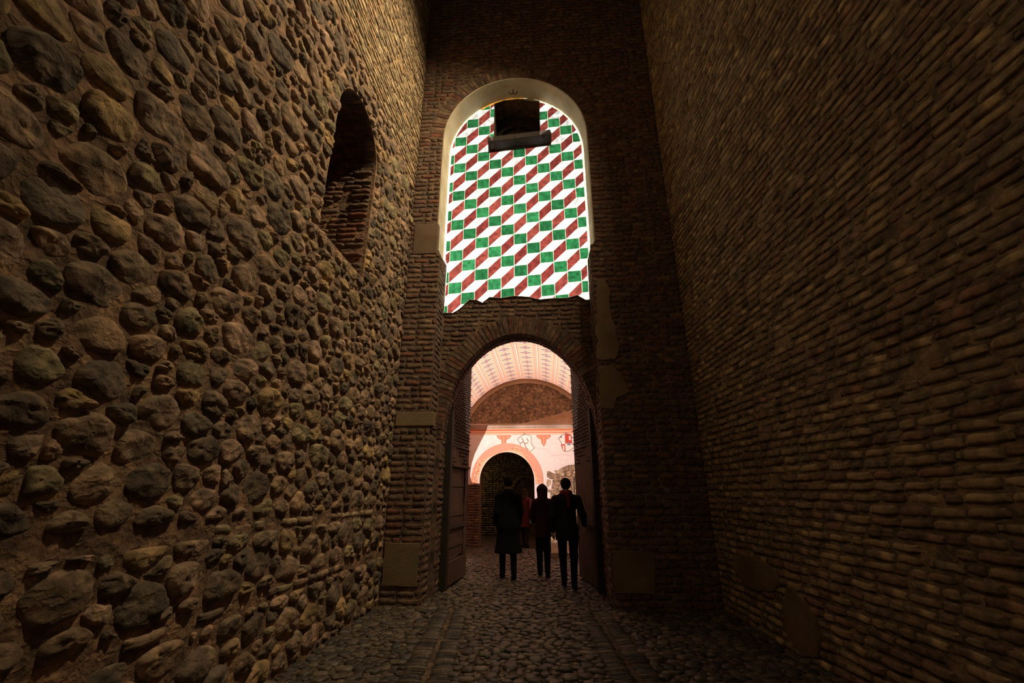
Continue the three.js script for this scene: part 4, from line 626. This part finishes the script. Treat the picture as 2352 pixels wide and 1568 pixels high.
// ---------------------------------------------------------------- people
// a surface round tapered bones: [a, b, radius at a, radius at b, flattening in z]
function skinned(bones, k, n, pad = 0.03, cut) {
  const lo = V3(1e9, 1e9, 1e9), hi = V3(-1e9, -1e9, -1e9);
  for (const [a, b, ra, rb] of bones) for (const [p, r] of [[a, ra], [b, rb]]) { lo.min(V3(p[0] - r, p[1] - r, p[2] - r)); hi.max(V3(p[0] + r, p[1] + r, p[2] + r)); }
  lo.subScalar(pad); hi.addScalar(pad);
  const mc = new MarchingCubes(n, new THREE.MeshBasicMaterial(), false, false, 120000); mc.isolation = 0;
  const B = bones.map(([a, b, ra, rb, fz = 1]) => { const dx = b[0] - a[0], dy = b[1] - a[1], dz = (b[2] - a[2]) / fz; return [a[0], a[1], a[2], dx, dy, dz, 1 / Math.max(1e-9, dx * dx + dy * dy + dz * dz), ra, rb - ra, fz]; }), h = n / 2;
  for (let z = 0; z < n; z++) for (let y = 0; y < n; y++) for (let x = 0; x < n; x++) {
    const px = mix(lo.x, hi.x, (x / h) / 2), py = mix(lo.y, hi.y, (y / h) / 2), pz = mix(lo.z, hi.z, (z / h) / 2); let d = 1;
    for (const b of B) {
      const qx = px - b[0], qy = py - b[1], qz = (pz - b[2]) / b[9]; let t = (qx * b[3] + qy * b[4] + qz * b[5]) * b[6]; t = t < 0 ? 0 : t > 1 ? 1 : t;
      const ex = qx - t * b[3], ey = qy - t * b[4], ez = qz - t * b[5], e = Math.sqrt(ex * ex + ey * ey + ez * ez) - b[7] - t * b[8];
      if (e - d >= k) continue; if (d - e >= k) { d = e; continue; }
      const m = k - Math.abs(d - e); d = Math.min(d, e) - m * m / (4 * k);
    }
    if (cut) d = Math.max(d, cut(px, py, pz));
    mc.field[x + y * n + z * n * n] = -d;
  }
  mc.update();
  let g = new THREE.BufferGeometry(); g.setAttribute('position', new THREE.BufferAttribute(mc.positionArray.slice(0, mc.count * 3), 3)); g = mergeVertices(g, 1e-5);
  const p = g.attributes.position; for (let i = 0; i < p.count; i++) p.setXYZ(i, mix(lo.x, hi.x, (p.getX(i) + 1) / 2), mix(lo.y, hi.y, (p.getY(i) + 1) / 2), mix(lo.z, hi.z, (p.getZ(i) + 1) / 2));
  g.computeVertexNormals(); const nn = g.attributes.normal, pp = g.attributes.position; let s = 0; for (let i = 0; i < pp.count; i += 7) s += nn.getY(i) * (pp.getY(i) - (lo.y + hi.y) / 2) + nn.getX(i) * (pp.getX(i) - (lo.x + hi.x) / 2);
  if (s < 0) { const ix = g.index.array; for (let i = 0; i < ix.length; i += 3) { const t = ix[i]; ix[i] = ix[i + 1]; ix[i + 1] = t; } g.computeVertexNormals(); }
  return boxUV(g);
}
// facing -z; o: H height, stride, arms, coat (hem height), colours
function person(label, x, z, turn, o) {
  const g = root('person', label, 'person'), H = o.H, s = o.stride ?? 0.14, w = o.wide ?? 1; g.position.set(x, 0.012, z); g.rotation.y = turn;
  const Y = (f) => f * H, sh = 0.112 * H * w, hip = 0.052 * H * w;
  const ankL = [-hip * 0.9, Y(0.045), -s], ankR = [hip * 0.9, Y(0.05), s * 0.8], kneeL = [-hip, Y(0.28), -s * 0.75], kneeR = [hip, Y(0.275), s * 0.1 - 0.03], hipL = [-hip, Y(0.51), 0], hipR = [hip, Y(0.51), 0];
  const shL = [-sh * 0.97, Y(0.788), 0], shR = [sh * 0.97, Y(0.788), 0], [elL, wrL] = o.armL, [elR, wrR] = o.armR, neck = [0, Y(0.835), -0.01], head = [0, Y(0.925), -0.035];
  const limb = (p) => [p[0] * H, p[1] * H, p[2] * H], EL = limb(elL), WL = limb(wrL), ER = limb(elR), WR = limb(wrR);
  const legs = (e) => [[hipL, kneeL, 0.078 * w + e, 0.055 + e], [kneeL, ankL, 0.053 + e, 0.036 + e], [hipR, kneeR, 0.078 * w + e, 0.055 + e], [kneeR, ankR, 0.053 + e, 0.036 + e]];
  const torso = (e) => [[[0, Y(0.53), 0.01], [0, Y(0.62), 0], 0.135 * w + e, 0.125 * w + e, 0.72], [[0, Y(0.62), 0], [0, Y(0.75), 0], 0.125 * w + e, 0.145 * w + e, 0.7], [[-sh * 0.7, Y(0.782), 0], [sh * 0.7, Y(0.782), 0], 0.055 + e, 0.055 + e], [[-sh * 0.35, Y(0.805), 0], [sh * 0.35, Y(0.805), 0], 0.05 + e, 0.05 + e]];
  const arms = (e) => [[shL, EL, 0.05 + e, 0.041 + e], [EL, WL, 0.04 + e, 0.028 + e], [shR, ER, 0.05 + e, 0.041 + e], [ER, WR, 0.04 + e, 0.028 + e]];
  const hand = (W, E, sx) => {   // palm, four fingers with a bend, thumb
    const d = V3(W[0] - E[0], W[1] - E[1], W[2] - E[2]).normalize(), f = V3(0, 0, -1).addScaledVector(d, d.z).normalize(), c = V3(-sx, 0, 0), at = (a, b, k) => [W[0] + d.x * a + f.x * b + c.x * k, W[1] + d.y * a + f.y * b + c.y * k, W[2] + d.z * a + f.z * b + c.z * k], out = [[at(-0.03, 0, 0), at(0.02, 0, 0), 0.026, 0.027], [at(0.02, -0.018, 0), at(0.085, -0.028, 0.004), 0.016, 0.013], [at(0.02, 0.018, 0), at(0.085, 0.028, 0.004), 0.016, 0.013], [at(0.03, 0, 0), at(0.088, 0, 0.002), 0.017, 0.014]];
    [[-0.033, 0.062], [-0.011, 0.075], [0.011, 0.08], [0.033, 0.07]].forEach(([b, L]) => { out.push([at(0.085, b, 0.003), at(0.085 + L * 0.5, b * 1.1, 0.012), 0.0095, 0.009], [at(0.085 + L * 0.5, b * 1.1, 0.012), at(0.085 + L * 0.88, b * 1.1, 0.034), 0.009, 0.0078]); });
    out.push([at(0.03, 0.03, 0.004), at(0.06, 0.058, 0.014), 0.0125, 0.011], [at(0.06, 0.058, 0.014), at(0.09, 0.062, 0.024), 0.0105, 0.009]); return out;
  };
  const headBones = [[neck, [0, Y(0.89), -0.02], 0.052, 0.05], [[0, head[1] + 0.03, head[2] + 0.012], [0, head[1] + 0.012, head[2] - 0.006], 0.078, 0.074], [[0, head[1] - 0.03, head[2] - 0.03], [0, head[1] - 0.075, head[2] - 0.045], 0.06, 0.04], [[0, head[1] - 0.005, head[2] - 0.085], [0, head[1] - 0.03, head[2] - 0.103], 0.008, 0.013], [[-0.022, head[1] - 0.062, head[2] - 0.083], [0.022, head[1] - 0.062, head[2] - 0.083], 0.008, 0.008], ...[-1, 1].flatMap((q) => [[[q * 0.078, head[1] + 0.012, head[2] + 0.005], [q * 0.076, head[1] - 0.022, head[2] - 0.002], 0.014, 0.009], [[q * 0.03, head[1] + 0.014, head[2] - 0.07], [q * 0.034, head[1] + 0.014, head[2] - 0.07], 0.012, 0.012]])];
  const skin = std([0.42, 0.26, 0.19], { roughness: 0.6 }), fabric = (c) => { const m = new THREE.MeshPhysicalMaterial({ bumpMap: T.cloth, bumpScale: 0.001, roughness: 1, specularIntensity: 0.25 }); m.color.setRGB(...c); return m; };
  const body = mergeGeometries([skinned([...legs(-0.004), ...torso(-0.006), ...arms(-0.004), [neck, [0, Y(0.88), -0.02], 0.052, 0.05]], 0.035, 80), skinned(headBones, 0.018, 64, 0.02), skinned(hand(WL, EL, -1), 0.008, 72, 0.012), skinned(hand(WR, ER, 1), 0.008, 72, 0.012)]);
  part(g, 'body', body, skin);
  part(g, 'trousers', skinned([...legs(0.014), [[-hip, Y(0.52), 0], [hip, Y(0.52), 0], 0.1 * w, 0.1 * w]], 0.03, 84, 0.03, (a, b) => Math.max(b - Y(0.58), Y(0.045) - b)), fabric(o.trousers));
  for (const [a, q] of [[ankL, -1], [ankR, 1]]) part(g, 'shoe', skinned([[[a[0], 0.042, a[2] + 0.05], [a[0] + q * 0.006, 0.036, a[2] - 0.1], 0.042, 0.034], [[a[0], 0.07, a[2] + 0.03], [a[0], 0.1, a[2] + 0.02], 0.042, 0.042], [[a[0] + q * 0.006, 0.03, a[2] - 0.1], [a[0] + q * 0.012, 0.028, a[2] - 0.16], 0.034, 0.026]], 0.02, 44, 0.02, (px, py) => 0.002 - py), fabric([0.01, 0.009, 0.009]));
  const hem = o.hem, flare = o.flare, skirt = [[[0, Y(0.6), 0.0], [0, hem - 0.02, 0.01], 0.15 * w, flare, 0.72]];
  const coatBones = [...torso(0.022), ...arms(0.018), ...skirt, [[-sh * 0.2, Y(0.83), 0.01], [sh * 0.2, Y(0.83), 0.01], 0.058, 0.058]]; if (o.cape) coatBones.push([[0, Y(0.76), 0.0], [0, Y(0.5), 0.01], 0.15, 0.235, 0.75]);
  const dip = (p, E, W) => { const d = V3(W[0] - E[0], W[1] - E[1], W[2] - E[2]).normalize(); return (p[0] - W[0]) * d.x + (p[1] - W[1]) * d.y + (p[2] - W[2]) * d.z; };
  part(g, o.cape ? 'cloak' : 'jacket', skinned(coatBones, 0.04, 96, 0.03, (a, b, c) => { const p = [a, b, c]; let d = Math.max(hem - b, b - Y(0.862)); if (Math.hypot(a - WL[0], b - WL[1], c - WL[2]) < 0.1) d = Math.max(d, dip(p, EL, WL)); if (Math.hypot(a - WR[0], b - WR[1], c - WR[2]) < 0.1) d = Math.max(d, dip(p, ER, WR)); return d; }), fabric(o.coat));
  if (o.hood) part(g, 'hood', skinned([[[0, head[1] + 0.01, head[2] + 0.02], [0, head[1] - 0.06, head[2] + 0.03], 0.112, 0.1], [[0, head[1] + 0.07, head[2] + 0.03], [0, head[1] + 0.1, head[2] + 0.05], 0.06, 0.03], [[0, Y(0.83), 0.02], [0, Y(0.86), 0.01], 0.1, 0.09]], 0.04, 56, 0.02, (a, b, c) => (head[2] - 0.055) - c), fabric(o.coat));
  else part(g, 'hair', skinned([[[0, head[1] + 0.034, head[2] + 0.018], [0, head[1] - 0.005, head[2] + 0.03], 0.09, 0.082], ...(o.long ? [[[0, head[1] - 0.02, head[2] + 0.05], [0, Y(0.82), 0.06], 0.07, 0.055]] : [])], 0.03, 52, 0.02, (a, b, c) => Math.max((head[2] - 0.05 + Math.max(0, head[1] + 0.04 - b) * 0.75) - c, o.long ? -1 : head[1] - 0.07 - b)), fabric(o.hair));
  if (o.scarf) part(g, 'scarf', skinned([[[-0.06, Y(0.845), -0.02], [0.06, Y(0.845), -0.02], 0.055, 0.055], [[-0.05, Y(0.84), 0.04], [0.05, Y(0.84), 0.04], 0.045, 0.045], [[0.03, Y(0.83), 0.075], [0.05, Y(0.72), 0.115], 0.035, 0.03]], 0.03, 48), fabric(o.scarf));
  if (o.bag) { part(g, 'bag_strap', tube([V3(-sh * 0.6, Y(0.83), 0.1), V3(0, Y(0.7), 0.155), V3(sh * 1.05, Y(0.55), 0.12)], 0.009, 24, 6), fabric([0.02, 0.015, 0.012])); part(g, 'bag', rbox(0.1, 0.22, 0.28, 0.03, sh * 1.2 + 0.06, Y(0.47), 0.05), fabric([0.015, 0.012, 0.012])); }
}
const A0 = [[[-0.14, 0.63, 0.02], [-0.15, 0.49, -0.05]], [[0.14, 0.63, 0.02], [0.15, 0.49, -0.04]]];
person('person in long black cloak walking away through the gate', -0.69, -2.06, 0.25, { H: 1.8, stride: 0.14, armL: [[-0.125, 0.63, 0.01], [-0.125, 0.5, -0.05]], armR: [[0.125, 0.63, 0.01], [0.125, 0.5, -0.05]], hem: 0.43, flare: 0.27, cape: true, coat: [0.012, 0.012, 0.014], trousers: [0.012, 0.012, 0.014], hair: [0.02, 0.015, 0.012] });
person('person in hooded brown jacket and slim black trousers walking away', -0.04, -2.32, 0.05, { H: 1.64, stride: 0.12, wide: 0.85, armL: [[-0.13, 0.64, -0.02], [-0.1, 0.57, -0.15]], armR: A0[1], hem: 0.68, flare: 0.17, hood: true, coat: [0.045, 0.02, 0.016], trousers: [0.012, 0.011, 0.011], hair: [0.02, 0.015, 0.012] });
person('person in dark jacket with red scarf beside the plain gate leaf', 0.38, -1.34, -0.1, { H: 1.74, stride: 0.1, wide: 1.05, armL: A0[0], armR: [[0.16, 0.64, 0.05], [0.17, 0.55, -0.08]], hem: 0.72, flare: 0.21, coat: [0.014, 0.012, 0.013], trousers: [0.012, 0.011, 0.012], hair: [0.02, 0.013, 0.01], scarf: [0.12, 0.012, 0.012] });
person('person in dark red coat with shoulder bag near the far archway', -0.58, -6.72, -0.3, { H: 1.6, stride: 0.08, wide: 0.9, armL: A0[0], armR: A0[1], hem: 0.55, flare: 0.19, long: true, coat: [0.07, 0.014, 0.013], trousers: [0.02, 0.015, 0.015], hair: [0.03, 0.015, 0.01], bag: true });
renderer.render(scene, camera);
